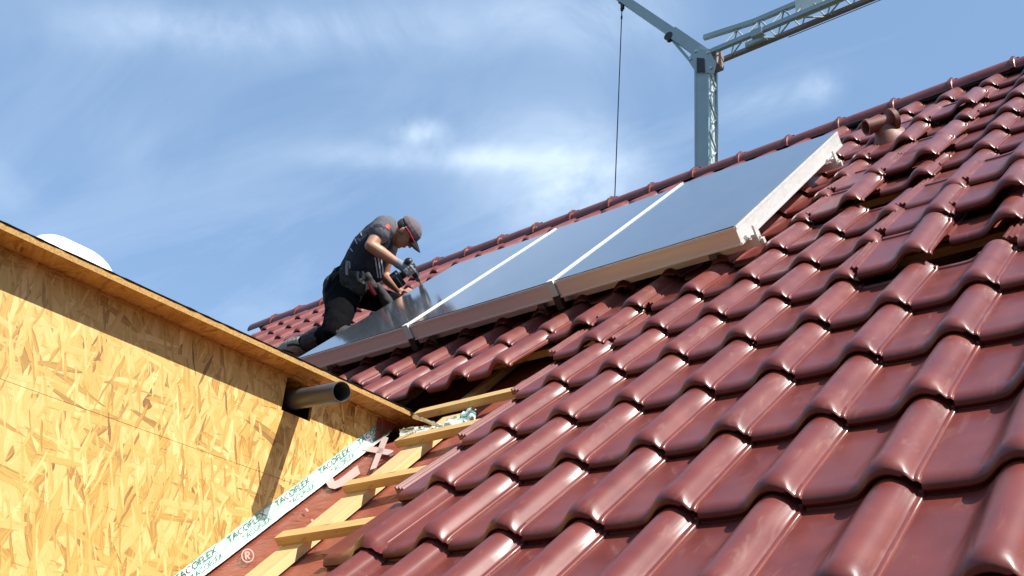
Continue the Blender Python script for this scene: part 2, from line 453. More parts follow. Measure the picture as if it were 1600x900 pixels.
# wooded slope added out of view to darken what the tile glaze reflects
def added_wood_fn(bm):
    prev = None; n = 120
    for i in range(n + 1):
        t = rad(178 + 184 * i / n); c, s_ = math.cos(t), math.sin(t); row = []
        for q in range(9):
            r = 42 + q * 9
            h = 23 * (1 - math.exp(-q * .9)) + (2.2 * noise.noise(Vector((c * r * .12, s_ * r * .12, 2))) + 1.4 * noise.noise(Vector((c * r * .4, s_ * r * .4, 5)))) * (q > 0)
            row.append(bm.verts.new((c * r, s_ * r, max(-.05, h - .05))))
        if prev:
            for q in range(8): bm.faces.new((prev[q], prev[q + 1], row[q + 1], row[q]))
        prev = row
wd = part('added_woodland', 'added_trees', None, added_wood_fn, smooth=180); tag(wd, 'added unseen dark wooded slope for the glazed tiles to reflect', 'added_woodland', kind='stuff')

# ------------------------------------------------------------------ house with its tiled roof
A0, B0, DA, DB = -1.00109, 2.01283, .264886, .399446
BR = 7.72                     # ridge, measured up the slope
A_END = -8.93                 # gable end
A_RIGHT = 2.3                 # roof carries on past the frame
B_EAVE = B0 - 3 * DB
AW = -3.60                    # dormer cheek plane (x)
house = empty('house', (AW + 2, roof(0, BR).y, 0), 'house roof of glossy maroon pantiles with bare battens next to the wooden dormer', 'house')
E_MEM = -.09
apex = roof(0, BR)
def underlay_fn(bm):
    # the membrane sheet sags a little between the rafters
    na, nb = 180, 90
    grid = []
    for i in range(na + 1):
        a = A_END + .03 + (A_RIGHT - A_END - .03) * i / na; row = []
        for j in range(nb + 1):
            b_ = B_EAVE + (BR - .02 - B_EAVE) * j / nb
            sag = .010 * math.sin(a * 8.5) * (1 if -3.4 < a < 0 else .3) + .006 * noise.noise(Vector((a * 3, b_ * 3, 0)))
            if a < AW + .12: sag = 0
            dk_ = max(0, min(1, (-3.2 - a) / .15)) * max(0, min(1, (b_ - 3.36) / .12)) * max(0, min(1, (4.0 - b_) / .15))
            sag -= .125 * dk_
            row.append(bm.verts.new(roof(a, b_, E_MEM - .006 + sag * .6)))
        grid.append(row)
    for i in range(na):
        for j in range(nb): bm.faces.new((grid[i][j], grid[i + 1][j], grid[i + 1][j + 1], grid[i][j + 1]))
part('underlay', 'red_membrane', house, underlay_fn, smooth=180)['label'] = 'red brown roofing membrane below the battens'
def back_fn(bm):
    A = Vector((A_END, apex.y, apex.z - .03)); b_ = Vector((A_RIGHT, apex.y, apex.z - .03))
    d = Vector((0, 6.2, -6.2))
    vs = [bm.verts.new(v) for v in (A, b_, b_ + d, A + d)]; bm.faces.new(vs)
    r = bmesh.ops.extrude_face_region(bm, geom=bm.faces[:])
    for v in r['geom']:
        if isinstance(v, bmesh.types.BMVert): v.co += Vector((0, -.08, -.08))
part('back_slope', 'glazed_maroon_clay', house, back_fn)
ew = roof(0, B_EAVE, E_MEM)
def body_fn(bm):
    y0 = ew.y + .5; y1 = apex.y + 5.6; zt = ew.z + .38
    x0, x1 = A_END + .3, A_RIGHT - .1
    add_box(bm, (x0, y0, 0), (x1, y1, zt))
    # gable triangle under the rafters
    for x in (x0, x0 + .24), (x1 - .24, x1):
        p = [(y0, zt + .002), (y1, zt + .002), (apex.y, apex.z - .35)]
        f0 = [bm.verts.new((x[0], *q)) for q in p]; f1 = [bm.verts.new((x[1], *q)) for q in p]
        bm.faces.new(f0); bm.faces.new(f1)
        for i in range(3): bm.faces.new((f0[i], f0[(i + 1) % 3], f1[(i + 1) % 3], f1[i]))
part('wall', 'render_wall', house, body_fn)

# battens and counter battens: those in the open strip are parts one by one
def batten(a0, a1, b_, e0, e1, w, mname, nm, axis='x', bev=.0015):
    bm = bmesh.new()
    if axis == 'x': add_box(bm, (0, -w / 2, 0), (a1 - a0, w / 2, e1 - e0), None, bev)
    else: add_box(bm, (0, -w / 2, 0), (a1 - a0, w / 2, e1 - e0), None, bev)
    bmesh.ops.recalc_face_normals(bm, faces=bm.faces[:])
    me = bpy.data.meshes.new(nm); bm.to_mesh(me); bm.free(); me.materials.append(MATS[mname])
    o = bpy.data.objects.new(nm, me); link(o, house)
    if axis == 'x': M = RF(a0, b_, e0)
    else: M = frame(UPS, Vector((-1, 0, 0)), NRM, roof(b_, a0, e0))
    o.matrix_local = Matrix.Translation(-house.location) @ M
    return o
for b_, al in ((1.97, -3.22), (2.372, -3.205), (2.757, -3.195), (3.158, -3.235)):
    batten(al, .9, b_, -.055, -.020, .052, 'fresh_spruce', 'batten')
for j in range(4, 15):
    b_ = B0 + j * DB - .012 if j > 4 else 3.478
    batten(A_END + .02 if j > 4 else -3.375, A_RIGHT - .02, b_, -.055, -.020, .052, 'fresh_spruce', 'batten')
batten(B_EAVE, 3.42, -3.120, E_MEM, -.0555, .125, 'fresh_spruce_pale', 'counter_batten', 'y')
for k in range(5): batten(B_EAVE, BR - .1, -2.42 + .62 * k, E_MEM, -.0555, .05, 'fresh_spruce_pale', 'counter_batten', 'y')
for k in range(9): batten(3.62, BR - .1, -3.2 - .62 * k, E_MEM, -.0555, .05, 'fresh_spruce_pale', 'counter_batten', 'y')

# ---- one tile: pan, roll on the right, rounded nose, side lock ribs on the left
PROF = [(0, .0), (.10, -.0012), (.24, -.002), (.36, -.0014), (.43, .0012), (.48, .0065), (.53, .0165), (.58, .0290), (.63, .0400), (.69, .0480), (.75, .0510), (.80, .0490), (.845, .0435), (.88, .0360), (.91, .0265),
        (.935, .0165), (.948, .0110), (.956, .0088), (.975, .0084), (.992, .0066), (1.0, .0030)]
TT = .038
def tile_mesh(name, coarse=False):
    W = DA; L = .435
    prof = PROF[::2] + [PROF[-1]] if coarse else PROF
    if not coarse:      # refine by catmull-rom on the curved section
        out = []
        for i in range(len(prof) - 1):
            p0 = prof[max(i - 1, 0)]; p1 = prof[i]; p2 = prof[i + 1]; p3 = prof[min(i + 2, len(prof) - 1)]
            steps = 2 if 3 <= i <= 13 else 1
            for s_ in range(steps):
                t = s_ / steps
                f = lambda a, b_, c, d: .5 * (2 * b_ + (c - a) * t + (2 * a - 5 * b_ + 4 * c - d) * t * t + (-a + 3 * b_ - 3 * c + d) * t ** 3)
                out.append((f(p0[0], p1[0], p2[0], p3[0]), f(p0[1], p1[1], p2[1], p3[1])))
        out.append(prof[-1]); prof = out
    bm = bmesh.new()
    ys = (0, .35, .75, 1) if coarse else (0, .06, .15, .28, .45, .68, 1)
    rows = []
    tilt = lambda y: TT * (1 - y / DB)
    # nose, bottom edge first
    def row(fy, ft, fd=None):
        # ft: height from the tilt, fd: how far the nose drops there (less under the thin right rim)
        rows.append([bm.verts.new((x * W, fy(z), z + ft(z) - (fd(z) * (1.0 if x < .86 else max(.42, 1 - (x - .86) / .09)) if fd else 0))) for x, z in prof])
    rn = lambda z: .040 + .010 * max(0, z) / .051
    dn = lambda z: .0225 + .0045 * max(0, z) / .051
    row(lambda z: .030, lambda z: TT, lambda z: .020)
    row(lambda z: .0130, lambda z: TT, lambda z: .0365)
    row(lambda z: .0100, lambda z: TT, lambda z: .0360)
    row(lambda z: .0022, lambda z: TT, lambda z: .027 + .004 * max(0, z) / .051)
    for t in ys:
        row(lambda z: rn(z) * t, lambda z: tilt(rn(z) * t), lambda z: dn(z) * (1 - math.sqrt(max(0, 1 - (1 - t) ** 2))))
    row(lambda z: rn(z) + .006, lambda z: tilt(rn(z) + .006))
    for y in ((.075, .13, .28) if not coarse else (.25,)): row(lambda z: y, lambda z: tilt(y))
    row(lambda z: .408, lambda z: tilt(.408))
    row(lambda z: .413, lambda z: tilt(.408) + (.006 if z < .02 else 0))
    row(lambda z: L - .004, lambda z: tilt(.408) + (.006 if z < .02 else 0))
    row(lambda z: L, lambda z: tilt(L) - .014)
    n = len(prof)
    for i in range(len(rows) - 1):
        for k in range(n - 1): bm.faces.new((rows[i][k], rows[i][k + 1], rows[i + 1][k + 1], rows[i + 1][k]))
    # underside and side closers
    last = rows[-1]; first = rows[0]
    for k in range(n - 1): bm.faces.new((last[k], last[k + 1], first[k + 1], first[k]))
    bm.faces.new([r[n - 1] for r in rows]); bm.faces.new([r[0] for r in rows][::-1])
    # side lock: trough and ribs left of the pan, starting a little above the nose
    rp = [(.002, -.002), (-.001, -.002), (-.006, .007), (-.009, .008), (-.011, -.003), (-.015, -.003), (-.023, .012), (-.026, .0125), (-.028, -.002), (-.032, -.002), (-.040, .012), (-.046, .0125), (-.049, -.015), (.002, -.015)]
    if coarse: rp = [(.002, -.004), (-.046, -.002), (-.047, -.015), (.002, -.015)]
    y0, y1 = .045, .425
    def ringa(y, sh=0.0): return [bm.verts.new((x, y - x * sh, z + tilt(y))) for x, z in rp]
    ra = ringa(y0, .15); rb = ringa(y1)
    q = len(rp)
    for k in range(q): bm.faces.new((ra[k], ra[(k + 1) % q], rb[(k + 1) % q], rb[k]))
    bm.faces.new(ra[::-1]); bm.faces.new(rb)
    # two stop blocks across the lock as on the real tile
    if not coarse:
        for y in (.052, .10):
            add_box(bm, (-.030, y, -.005), (-.006, y + .008, .003), Matrix.Translation((0, 0, tilt(y))))
    bmesh.ops.recalc_face_normals(bm, faces=bm.faces[:])
    me = bpy.data.meshes.new(name); bm.to_mesh(me); bm.free()
    me.materials.append(MATS['glazed_maroon_clay'])
    for f in me.polygons: f.use_smooth = True
    me.set_sharp_from_angle(angle=rad(38))
    return me
ME_TILE = tile_mesh('roof_tile'); ME_LOW = tile_mesh('roof_tile_far', True)

# grid of tiles; (row, column) with its offset: dx along ridge, dy up the slope, dz off the roof, rotations
special = {
    (4, 0): (0, .012, .030, .05, 0, .01), (4, 1): (.005, .25, -.002, .03, 0, 0), (5, 0): (0, .060, .036, .03, 0, 0), (5, 1): (.004, .10, .050, .03, .0, 0), (6, 1): (0, .05, .055, .02, 0, 0), (6, 0): (0, .03, .03, .02, 0, 0),
    (7, -1): (.004, .24, -.004, .03, 0, 0), (7, -2): (-.006, .012, .026, .05, 0, .008), (8, -1): (0, .055, .045, .03, 0, 0), (8, -2): (0, .05, .030, .03, 0, 0), (9, -1): (0, .03, .03, .02, 0, 0),
    (10, -1): (.004, .24, -.004, .03, 0, 0), (10, -2): (-.006, .01, .02, .05, 0, 0), (11, -1): (0, .055, .045, .03, 0, 0), (11, -2): (0, .045, .03, .03, 0, 0),
    (4, -5): (-.030, -.012, .012, .015, 0, .025), (5, -5): (-.026, .0, .012, .015, 0, .012), (5, -6): (-.022, -.055, .004, .01, 0, .05), (6, -6): (-.012, 0, .012, .01, 0, .0),
    (4, -7): (-.01, .0, .012, .01, 0, -.01), (4, -8): (0, .0, .006, 0, 0, .01), (6, -5): (-.012, 0, .006, .0, 0, 0),
    (5, -4): (0, .0, .004, 0, 0, .012),
}
missing = {(4, -6)}
def in_dormer(a, b_):
    # footprint of the dormer on the slope
    return a < AW + .62 and b_ < B0 + 3.9 * DB
K0 = math.ceil((A_END - A0) / DA) + 1
K1 = 9
panel_box = (-4.98, -1.97, 4.45, 6.1)
cands = []
for j in range(-2, 15):
    for k in range(K0, K1 + 1):
        if (j, k) in missing: continue
        if j <= 3 and k < -5: continue
        a = A0 + (k - 1) * DA; b_ = B0 + j * DB
        if in_dormer(a, b_): continue
        if j == 14 and b_ > BR - .12: continue
        x, y, z = project(roof(a + DA * .6, b_ + .12, .05))
        edge = 345 + (x / 680) * 320                     # dormer eave hides what is below it on the left
        vis = -90 < x < 1690 and -60 < y < 985 and not (x < 660 and y > edge + 26)
        under = panel_box[0] + .1 < a < panel_box[1] - .35 and panel_box[2] + .05 < b_ < panel_box[3] - .1
        cands.append((0 if (vis and not under) else 1, z, j, k, a, b_))
cands.sort()
NIND = 300
rest = bmesh.new()
for i, (hid, z, j, k, a, b_) in enumerate(cands):
    rr = random.Random(j * 131 + k * 17)
    dx, dy, dz, rx, ry, rz = special.get((j, k), (0, 0, 0, 0, 0, 0))
    dx += rr.uniform(-.0016, .0016); dy += rr.uniform(-.003, .003); dz += rr.uniform(0, .0025)
    rx += rr.uniform(-.004, .004); ry += rr.uniform(-.006, .006); rz += rr.uniform(-.006, .006)
    # rotate about the nose centre
    M = RF(a + dx + DA / 2, b_ + dy, dz) @ Euler((rx, ry, rz)).to_matrix().to_4x4() @ Matrix.Translation((-DA / 2, 0, 0))
    if i < NIND and hid == 0:
        o = bpy.data.objects.new('roof_tile', ME_TILE); link(o, house)
        o.matrix_local = Matrix.Translation(-house.location) @ M
    else:
        n0 = len(rest.verts); rest.from_mesh(ME_LOW); rest.verts.ensure_lookup_table()
        for v in rest.verts[n0:]: v.co = M @ v.co
print('tiles', len(cands), 'visible', sum(1 for c in cands if c[0] == 0))
o = finish(rest, 'roof_tiles_beyond', 'glazed_maroon_clay', house, smooth=38, recalc=False)
tag(o, 'maroon tiles of the far rows of the roof', kind='stuff')

# ---- ridge tiles: half-round caps with a collar and a small clip
def ridge_mesh():
    bm = bmesh.new(); seg = 14; L = .408
    secs = [(0, .118), (.004, .122), (.030, .122), (.036, .112), (.20, .109), (L, .104)]
    rings = []
    for x, r in secs:
        ring = []
        for s_ in range(seg + 1):
            t = math.pi * (-.06 + 1.12 * s_ / seg); ring.append(bm.verts.new((-x, r * math.cos(t), r * math.sin(t) - .02)))
        rings.append(ring)
    inner = []
    for x, r in (secs[0], secs[-1]):
        ring = []
        for s_ in range(seg + 1):
            t = math.pi * (-.06 + 1.12 * s_ / seg); ring.append(bm.verts.new((-x, (r - .014) * math.cos(t), (r - .014) * math.sin(t) - .02)))
        inner.append(ring)
    rings.append(inner[1]); rings.append(inner[0]); rings.append(rings[0])
    for i in range(len(rings) - 1):
        for s_ in range(seg): bm.faces.new((rings[i][s_], rings[i][s_ + 1], rings[i + 1][s_ + 1], rings[i + 1][s_]))
    bmesh.ops.recalc_face_normals(bm, faces=bm.faces[:])
    me = bpy.data.meshes.new('ridge_tile'); bm.to_mesh(me); bm.free(); me.materials.append(MATS['glazed_maroon_clay'])
    for f in me.polygons: f.use_smooth = True
    me.set_sharp_from_angle(angle=rad(40)); return me
ME_RIDGE = ridge_mesh()
def clip_mesh():
    bm = bmesh.new()
    for s_ in range(-3, 4):
        t = math.pi / 2 + s_ * .16
        M = Matrix.Translation((-.016, 0, -.02)) @ Matrix.Rotation(t - math.pi / 2, 4, 'X')
        add_box(bm, (-.010, -.012, .1215), (.010, .012, .1255), M)
    add_box(bm, (-.034, -.010, .100), (.012, .010, .114), None, .002)
    bmesh.ops.recalc_face_normals(bm, faces=bm.faces[:])
    me = bpy.data.meshes.new('clip'); bm.to_mesh(me); bm.free(); me.materials.append(MATS['glazed_maroon_clay']); return me
ME_CLIP = clip_mesh()
x = A_RIGHT - .02; cnt = 0
xr = -1.205
while xr < A_RIGHT: xr += .4005
n_ = 0
while xr - .02 > A_END - .25:
    o = bpy.data.objects.new('ridge_tile', ME_RIDGE); link(o, house)
    rr = random.Random(n_)
    M = Matrix.Translation((xr, apex.y, apex.z + rr.uniform(-.002, .003))) @ Euler((rr.uniform(-.015, .015), rr.uniform(-.004, .004) , rr.uniform(-.006, .006))).to_matrix().to_4x4()
    o.matrix_local = Matrix.Translation(-house.location) @ M
    c_ = bpy.data.objects.new('clip', ME_CLIP); link(c_, o)
    xr -= .4005; n_ += 1
# dark ventilation strip under the ridge caps
part('ridge_roll', 'bitumen_felt', house, lambda bm: (bar(bm, (A_END + .02, apex.y - .075, apex.z - .03), (A_RIGHT - .05, apex.y - .075, apex.z - .03), .05, .05), bar(bm, (A_END + .02, apex.y + .06, apex.z - .03), (A_RIGHT - .05, apex.y + .06, apex.z - .03), .05, .05)))

# ------------------------------------------------------------------ dormer of OSB
OV = .125
ZW = ZC + xplane(0, 385, AW).z - ZC            # soffit height
ZW = xplane(0, 385, AW).z
ZTOP = ZW + .024
Y_END = 3.44
def roof_y(z, e): return (z - ZC) - 2 * S2 * (e - HC) if False else (z - ZC) + (HC - e) / S2
dormer = empty('dormer', (AW - 1.4, 1.6, roof(0, 1.2, E_MEM).z), 'unfinished dormer clad in golden wood strand board with a flat roof edge', 'dormer')
Y_FRONT = .35
def rz(y, e=E_MEM + .002): return ZC + y - (HC - e) / S2
ZS = xplane(283, 693, AW).z                    # board joint
HY0, HY1 = xplane(447, 600, AW).y, xplane(482, 655, AW).y + .01
HZ0, HZ1 = xplane(480, 657, AW).z, ZW - .004
def poly_board(pts, x0, x1):
    def fn(bm):
        f0 = [bm.verts.new((x1, y, z)) for y, z in pts]; f1 = [bm.verts.new((x0, y, z)) for y, z in pts]
        bm.faces.new(f0); bm.faces.new(f1)
        n = len(pts)
        for i in range(n): bm.faces.new((f0[i], f0[(i + 1) % n], f1[(i + 1) % n], f1[i]))
    return fn
yr = lambda z: z - ZC + (HC - E_MEM) / S2
up_l = [(Y_FRONT, ZS + .001), (HY0, ZS + .001), (HY0, ZW - .001), (Y_FRONT, ZW - .001)]
up_m = [(HY0 + .0004, ZS + .001), (HY1 - .0004, ZS + .001), (HY1 - .0004, HZ0), (HY0 + .0004, HZ0)]
up_r = [(HY1, ZS + .001), (yr(ZS), ZS + .001), (yr(ZW) , ZW - .001), (HY1, ZW - .001)]
lowb = [(Y_FRONT, rz(Y_FRONT)), (yr(ZS), ZS - .0008), (Y_FRONT, ZS - .0008)]
def upper_fn(bm):
    # one board with a square hole for the pipe
    outer = [(Y_FRONT, ZS + .0008), (yr(ZS), ZS + .0008), (yr(ZW), ZW - .001), (Y_FRONT, ZW - .001)]
    for pts in (up_l, up_m, up_r): poly_board(pts, AW - .018, AW)(bm)
    bmesh.ops.remove_doubles(bm, verts=bm.verts[:], dist=.0006)
part('cheek_board', 'osb_board', dormer, upper_fn, uv=True)
part('cheek_board', 'osb_board', dormer, poly_board(lowb, AW - .018, AW), uv=True)
# darkness behind the hole: inner studs and the far cheek
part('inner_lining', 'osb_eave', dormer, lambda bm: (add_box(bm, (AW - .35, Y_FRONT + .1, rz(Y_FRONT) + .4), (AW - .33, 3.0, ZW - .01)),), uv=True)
part('far_cheek', 'osb_board', dormer, poly_board([(Y_FRONT, rz(Y_FRONT)), (yr(ZW), ZW - .001), (Y_FRONT, ZW - .001)], AW - 3.0, AW - 2.982), uv=True)
part('front_board', 'osb_board', dormer, lambda bm: add_box(bm, (AW - 2.98, Y_FRONT + .002, rz(Y_FRONT)), (AW - .02, Y_FRONT + .02, ZW - .002)), uv=True)
def deck_fn(bm):
    n = 60; x0, x1 = AW - 3.12, AW + OV
    add_box(bm, (x0, Y_FRONT - .15, ZW), (x1, Y_END, ZTOP - .0002))
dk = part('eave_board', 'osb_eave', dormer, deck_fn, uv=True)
dk['label'] = 'orange strand board soffit of the flat dormer roof'
part('board_edge', 'osb_edge', dormer, lambda bm: add_box(bm, (AW + OV - .0005, Y_FRONT - .15, ZW + .0005), (AW + OV + .0025, Y_END - .002, ZTOP - .0005)))
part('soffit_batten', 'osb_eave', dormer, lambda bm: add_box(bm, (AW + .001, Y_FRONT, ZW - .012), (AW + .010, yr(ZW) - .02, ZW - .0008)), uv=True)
def felt_fn(bm):
    n = 160; x0, x1 = AW - 3.13, AW + OV + .006
    prev = None
    for i in range(n + 1):
        y = Y_FRONT - .16 + (Y_END + .03 - Y_FRONT + .16) * i / n
        jx = .004 * noise.noise(Vector((y * 25, 0, 0))); jz = .003 * noise.noise(Vector((y * 18, 5, 0)))
        cur = [bm.verts.new(p) for p in ((x0, y, ZTOP + .0015), (x1 + jx, y, ZTOP + .0015), (x1 + jx + .002, y, ZTOP + .0042 + jz * .5), (x0, y, ZTOP + .0042))]
        if prev:
            for k in range(4): bm.faces.new((prev[k], prev[(k + 1) % 4], cur[(k + 1) % 4], cur[k]))
        else: bm.faces.new(cur)
        prev = cur
    bm.faces.new(prev[::-1])
part('roofing_felt', 'bitumen_felt', dormer, felt_fn)

# sealing tape in the corner between cheek and membrane: one strip up the wall, one on the membrane
def wallp(s_, h):   # s along the up-slope joint, h up the wall perpendicular to the joint
    return Vector((AW + .0022, 0, 0)) + CAM * 1 + Vector((0, 1, 1)) * S2 * s_ + NRM * (E_MEM - HC + h)
def membp(s_, w_): return roof(AW + w_, s_, E_MEM + .0075)
S0, S1 = 1.0, 3.50
def strip(bm, fn, w0, w1, s0, s1, amp):
    l = bm.loops.layers.uv.verify(); n = int((s1 - s0) / .012); m_ = 6; prev = None
    for i in range(n + 1):
        s_ = s0 + (s1 - s0) * i / n; cur = []
        for q in range(m_ + 1):
            t = q / m_
            wob = .004 * noise.noise(Vector((s_ * 7, 3 + (q > 3) * 4, 0))) * (1 if q in (0, m_) else .3)
            w_ = w0 + (w1 - w0) * t + wob
            P = fn(s_, w_); lift = amp * max(0, noise.noise(Vector((s_ * 16, w_ * 60, 1.3))))
            P = P + (Vector((1, 0, 0)) if fn is wallp else NRM) * lift
            cur.append((bm.verts.new(P), (s_, w_)))
        if prev:
            for q in range(m_):
                f = bm.faces.new((prev[q][0], prev[q + 1][0], cur[q + 1][0], cur[q][0]))
                for lp, src in zip(f.loops, (prev[q], prev[q + 1], cur[q + 1], cur[q])): lp[l].uv = src[1]
        prev = cur
    return bm
def tape_obj(fn, w0, w1, s0, s1, nm='sealing_tape', amp=.003):
    bm = bmesh.new(); strip(bm, fn, w0, w1, s0, s1, amp)
    # make the film a thin solid
    o = finish(bm, nm, 'sealing_tape', dormer, smooth=180)
    return o
tp = tape_obj(wallp, -.002, .068, S0, S1); tp['label'] = 'white and green printed sealing tape along the foot of the wall'
tp2 = tape_obj(membp, .0, .050, S0, 3.44)
TXT = {}
def text_mesh(body, size):
    cu = bpy.data.curves.new('lettering', 'FONT'); cu.body = body; cu.size = size; cu.resolution_u = 3
    cu.extrude = 0; ob = bpy.data.objects.new('lettering', cu); COL.objects.link(ob)
    dg = bpy.context.evaluated_depsgraph_get(); me = bpy.data.meshes.new_from_object(ob.evaluated_get(dg))
    bpy.data.objects.remove(ob); return me
def text_on(parent, body, size, fn, s0, w0, material, lift, slant=.12, nm='lettering', xs=1.0, rot=0.0):
    me = text_mesh(body, size)
    for v in me.vertices:
        x, y = v.co.x * xs + slant * v.co.y, v.co.y
        if rot: x, y = x * math.cos(rot) - y * math.sin(rot), x * math.sin(rot) + y * math.cos(rot)
        v.co = fn(s0 + x, w0 + y) + (Vector((1, 0, 0)) if fn is wallp else NRM) * lift
    me.materials.clear(); me.materials.append(MATS[material])
    me.transform(Matrix.Translation(-dormer.location - (parent.location if parent is not dormer else Vector())))
    o = bpy.data.objects.new(nm, me); link(o, parent); return o
s_ = 1.02; i = 0
flip = lambda fn: (lambda s_, w_: fn(s_, w_))
while s_ < 3.30:
    text_on(tp, 'TACOFLEX', .0350, wallp, s_ + .010, .0390, 'print_green', .0042, xs=1.25)
    text_on(tp, 'TACOFLEX', .0300, wallp, s_ + .075, .0085, 'print_green', .0042, xs=1.12)
    s_ += .28; i += 1
# printed letters on the membrane (parts of the roofing sheet)
def memb_shape(polys):
    def fn(bm):
        for poly in polys: bm.faces.new([bm.verts.new(roofpt(x, y, E_MEM + .0095)) for x, y in poly])
    return part('lettering', 'print_white', house, fn)
def stroke(pts, w):
    out = []
    for (x0, y0), (x1, y1) in zip(pts[:-1], pts[1:]):
        L = math.hypot(x1 - x0, y1 - y0); nx, ny = -(y1 - y0) / L * w / 2, (x1 - x0) / L * w / 2
        out.append([(x0 + nx, y0 + ny), (x1 + nx, y1 + ny), (x1 - nx, y1 - ny), (x0 - nx, y0 - ny)])
    return out
circ = []
for i in range(28):
    t0, t1 = i / 28 * math.tau, (i + 1) / 28 * math.tau
    circ.append([(387 + 10 * math.cos(t0), 868 + 11 * math.sin(t0)), (387 + 10 * math.cos(t1), 868 + 11 * math.sin(t1)), (387 + 8.3 * math.cos(t1), 868 + 9.3 * math.sin(t1)), (387 + 8.3 * math.cos(t0), 868 + 9.3 * math.sin(t0))])
memb_shape(circ + stroke([(384.5, 874), (383.5, 862)], 2.2) + stroke([(383.7, 862.6), (388.5, 862.8)], 2) + stroke([(389, 862.5), (389.3, 867)], 2) + stroke([(388.6, 867.4), (384.4, 868)], 2) + stroke([(386, 868.4), (390.4, 873.4)], 2.2))
memb_shape([[(508, 752), (519, 745), (523, 752), (530, 749), (558, 727), (563, 740), (533, 760), (523, 764), (514, 762)]])
memb_shape(stroke([(566, 699), (614, 708)], 9) ); memb_shape([[(598, 681), (607, 684), (588, 731), (578, 734)]])
def ticks_fn(bm):
    for px, py in ((478, 795), (487, 812)):
        a, b_ = roofpx(px, py, E_MEM + .008)
        add_box(bm, (0, -.004, 0), (.055, .004, .001), RF(a, b_, E_MEM + .0085) @ Matrix.Rotation(rad(-35), 4, 'Z'))
part('fold_mark', 'print_white', house, ticks_fn)

# crumpled tape and foil where the dormer roof meets the slope
def crumple(bm, c, ax, ay, az, la, lb, amp, seed, n=16):
    l = bm.loops.layers.uv.verify(); g_ = []
    for i in range(n + 1):
        r_ = []
        for j in range(n + 1):
            u_, v_ = (i / n - .5) * la, (j / n - .5) * lb
            h = amp * noise.noise(Vector((u_ * 22, v_ * 22, seed))) + amp * .5 * noise.noise(Vector((u_ * 55, v_ * 55, seed + 3)))
            e_ = .012 * noise.noise(Vector((i * .7, j * .7, seed)))
            r_.append((bm.verts.new(c + ax * (u_ + e_) + ay * (v_ + e_) + az * h), (u_ + seed, v_ + .026)))
        g_.append(r_)
    for i in range(n):
        for j in range(n):
            q = (g_[i][j], g_[i + 1][j], g_[i + 1][j + 1], g_[i][j + 1]); f = bm.faces.new([x[0] for x in q])
            for lp, src in zip(f.loops, q): lp[l].uv = src[1]
X_ = Vector((1, 0, 0))
bm = bmesh.new(); crumple(bm, roofpt(708, 659, -.055), (X_ * .9 + UPS * .4).normalized(), (UPS * .9 - X_ * .4).normalized(), NRM, .20, .10, .040, 2.0)
finish(bm, 'crumpled_tape', 'sealing_tape', dormer, smooth=180)['label'] = 'crumpled green and white tape end in the corner behind the eave'
bm = bmesh.new(); crumple(bm, roofpt(652, 676, -.05), (Vector((.25, .9, .35))).normalized(), Vector((.1, -.40, .85)).normalized(), X_, .17, .05, .014, 5.0)
finish(bm, 'foil_strip', 'foil', dormer, smooth=180)
bm = bmesh.new(); crumple(bm, roofpt(674, 661, -.02), (Vector((.12, 1, .0))).normalized(), Vector((.8, -.2, .3)).normalized(), Vector((0, 0, 1)), .20, .02, .006, 8.0)
finish(bm, 'foil_strip', 'white_aluminium', dormer, smooth=180)
# membrane turned up the wall under the eave
def upturn_fn(bm):
    n = 12; prev = None
    for i in range(n + 1):
        s_ = 3.36 + .26 * i / n
        hgt = min(.30, max(.02, (ZW - .003 - roof(0, s_, E_MEM).z)) / S2 * .98)
        cur = [bm.verts.new(Vector((AW + .006 + .006 * noise.noise(Vector((s_ * 20, q, 0))), 0, 0)) + CAM + UPS * s_ + NRM * (E_MEM - HC + .002) + Vector((0, 0, 1)) * hgt * S2 * q / 4) for q in range(5)]
        if prev:
            for q in range(4): bm.faces.new((prev[q], prev[q + 1], cur[q + 1], cur[q]))
        prev = cur
part('membrane_upturn', 'red_membrane', dormer, upturn_fn, smooth=180)

# ------------------------------------------------------------------ pipe through the dormer wall
pb = xplane(463, 624, AW); pt = xplane(534, 612, AW + .385)
def pipe_fn(bm):
    d = (pt - pb).normalized(); st = pb - d * .22
    r0, r1 = .0435, .0395
    ro = tube(bm, [st, pb, pt - d * .002, pt], [r0, r0, r0, r0 - .0015], 40, cap=False)
    ri = tube(bm, [st, pb, pt - d * .002, pt], [r1, r1, r1, r1 + .001], 40, cap=False)
    for k in range(40): bm.faces.new((ro[-1][k], ro[-1][(k + 1) % 40], ri[-1][(k + 1) % 40], ri[-1][k]))
pp = part('drain_pipe', 'grey_pvc', None, pipe_fn, smooth=40)
tag(pp, 'dark grey plastic drain pipe sticking out of the strand board wall', 'pipe')

# ------------------------------------------------------------------ domed rooflight on the dormer roof
dome = empty('rooflight', (-4.10, 1.735, ZTOP + .005), 'white domed rooflight standing on the flat dormer roof', 'rooflight')
def rr_ring(hx, hy, r, z, n=6):
    pts = []
    for cx, cy, a0 in ((hx - r, hy - r, 0), (-hx + r, hy - r, 90), (-hx + r, -hy + r, 180), (hx - r, -hy + r, 270)):
        for i in range(n + 1):
            t = rad(a0 + 90 * i / n); pts.append(dome.location + Vector((cx + r * math.cos(t), cy + r * math.sin(t), z)))
    return pts
def loft(bm, rings, cap0=True, cap1=True):
    vr = [[bm.verts.new(p) for p in r] for r in rings]; n = len(vr[0])
    for i in range(len(vr) - 1):
        for k in range(n): bm.faces.new((vr[i][k], vr[i][(k + 1) % n], vr[i + 1][(k + 1) % n], vr[i + 1][k]))
    if cap0: bm.faces.new(vr[0][::-1])
    if cap1: bm.faces.new(vr[-1])
part('upstand', 'dome_frame', dome, lambda bm: loft(bm, [rr_ring(.23, .23, .05, 0), rr_ring(.20, .20, .05, .13)]), smooth=40)
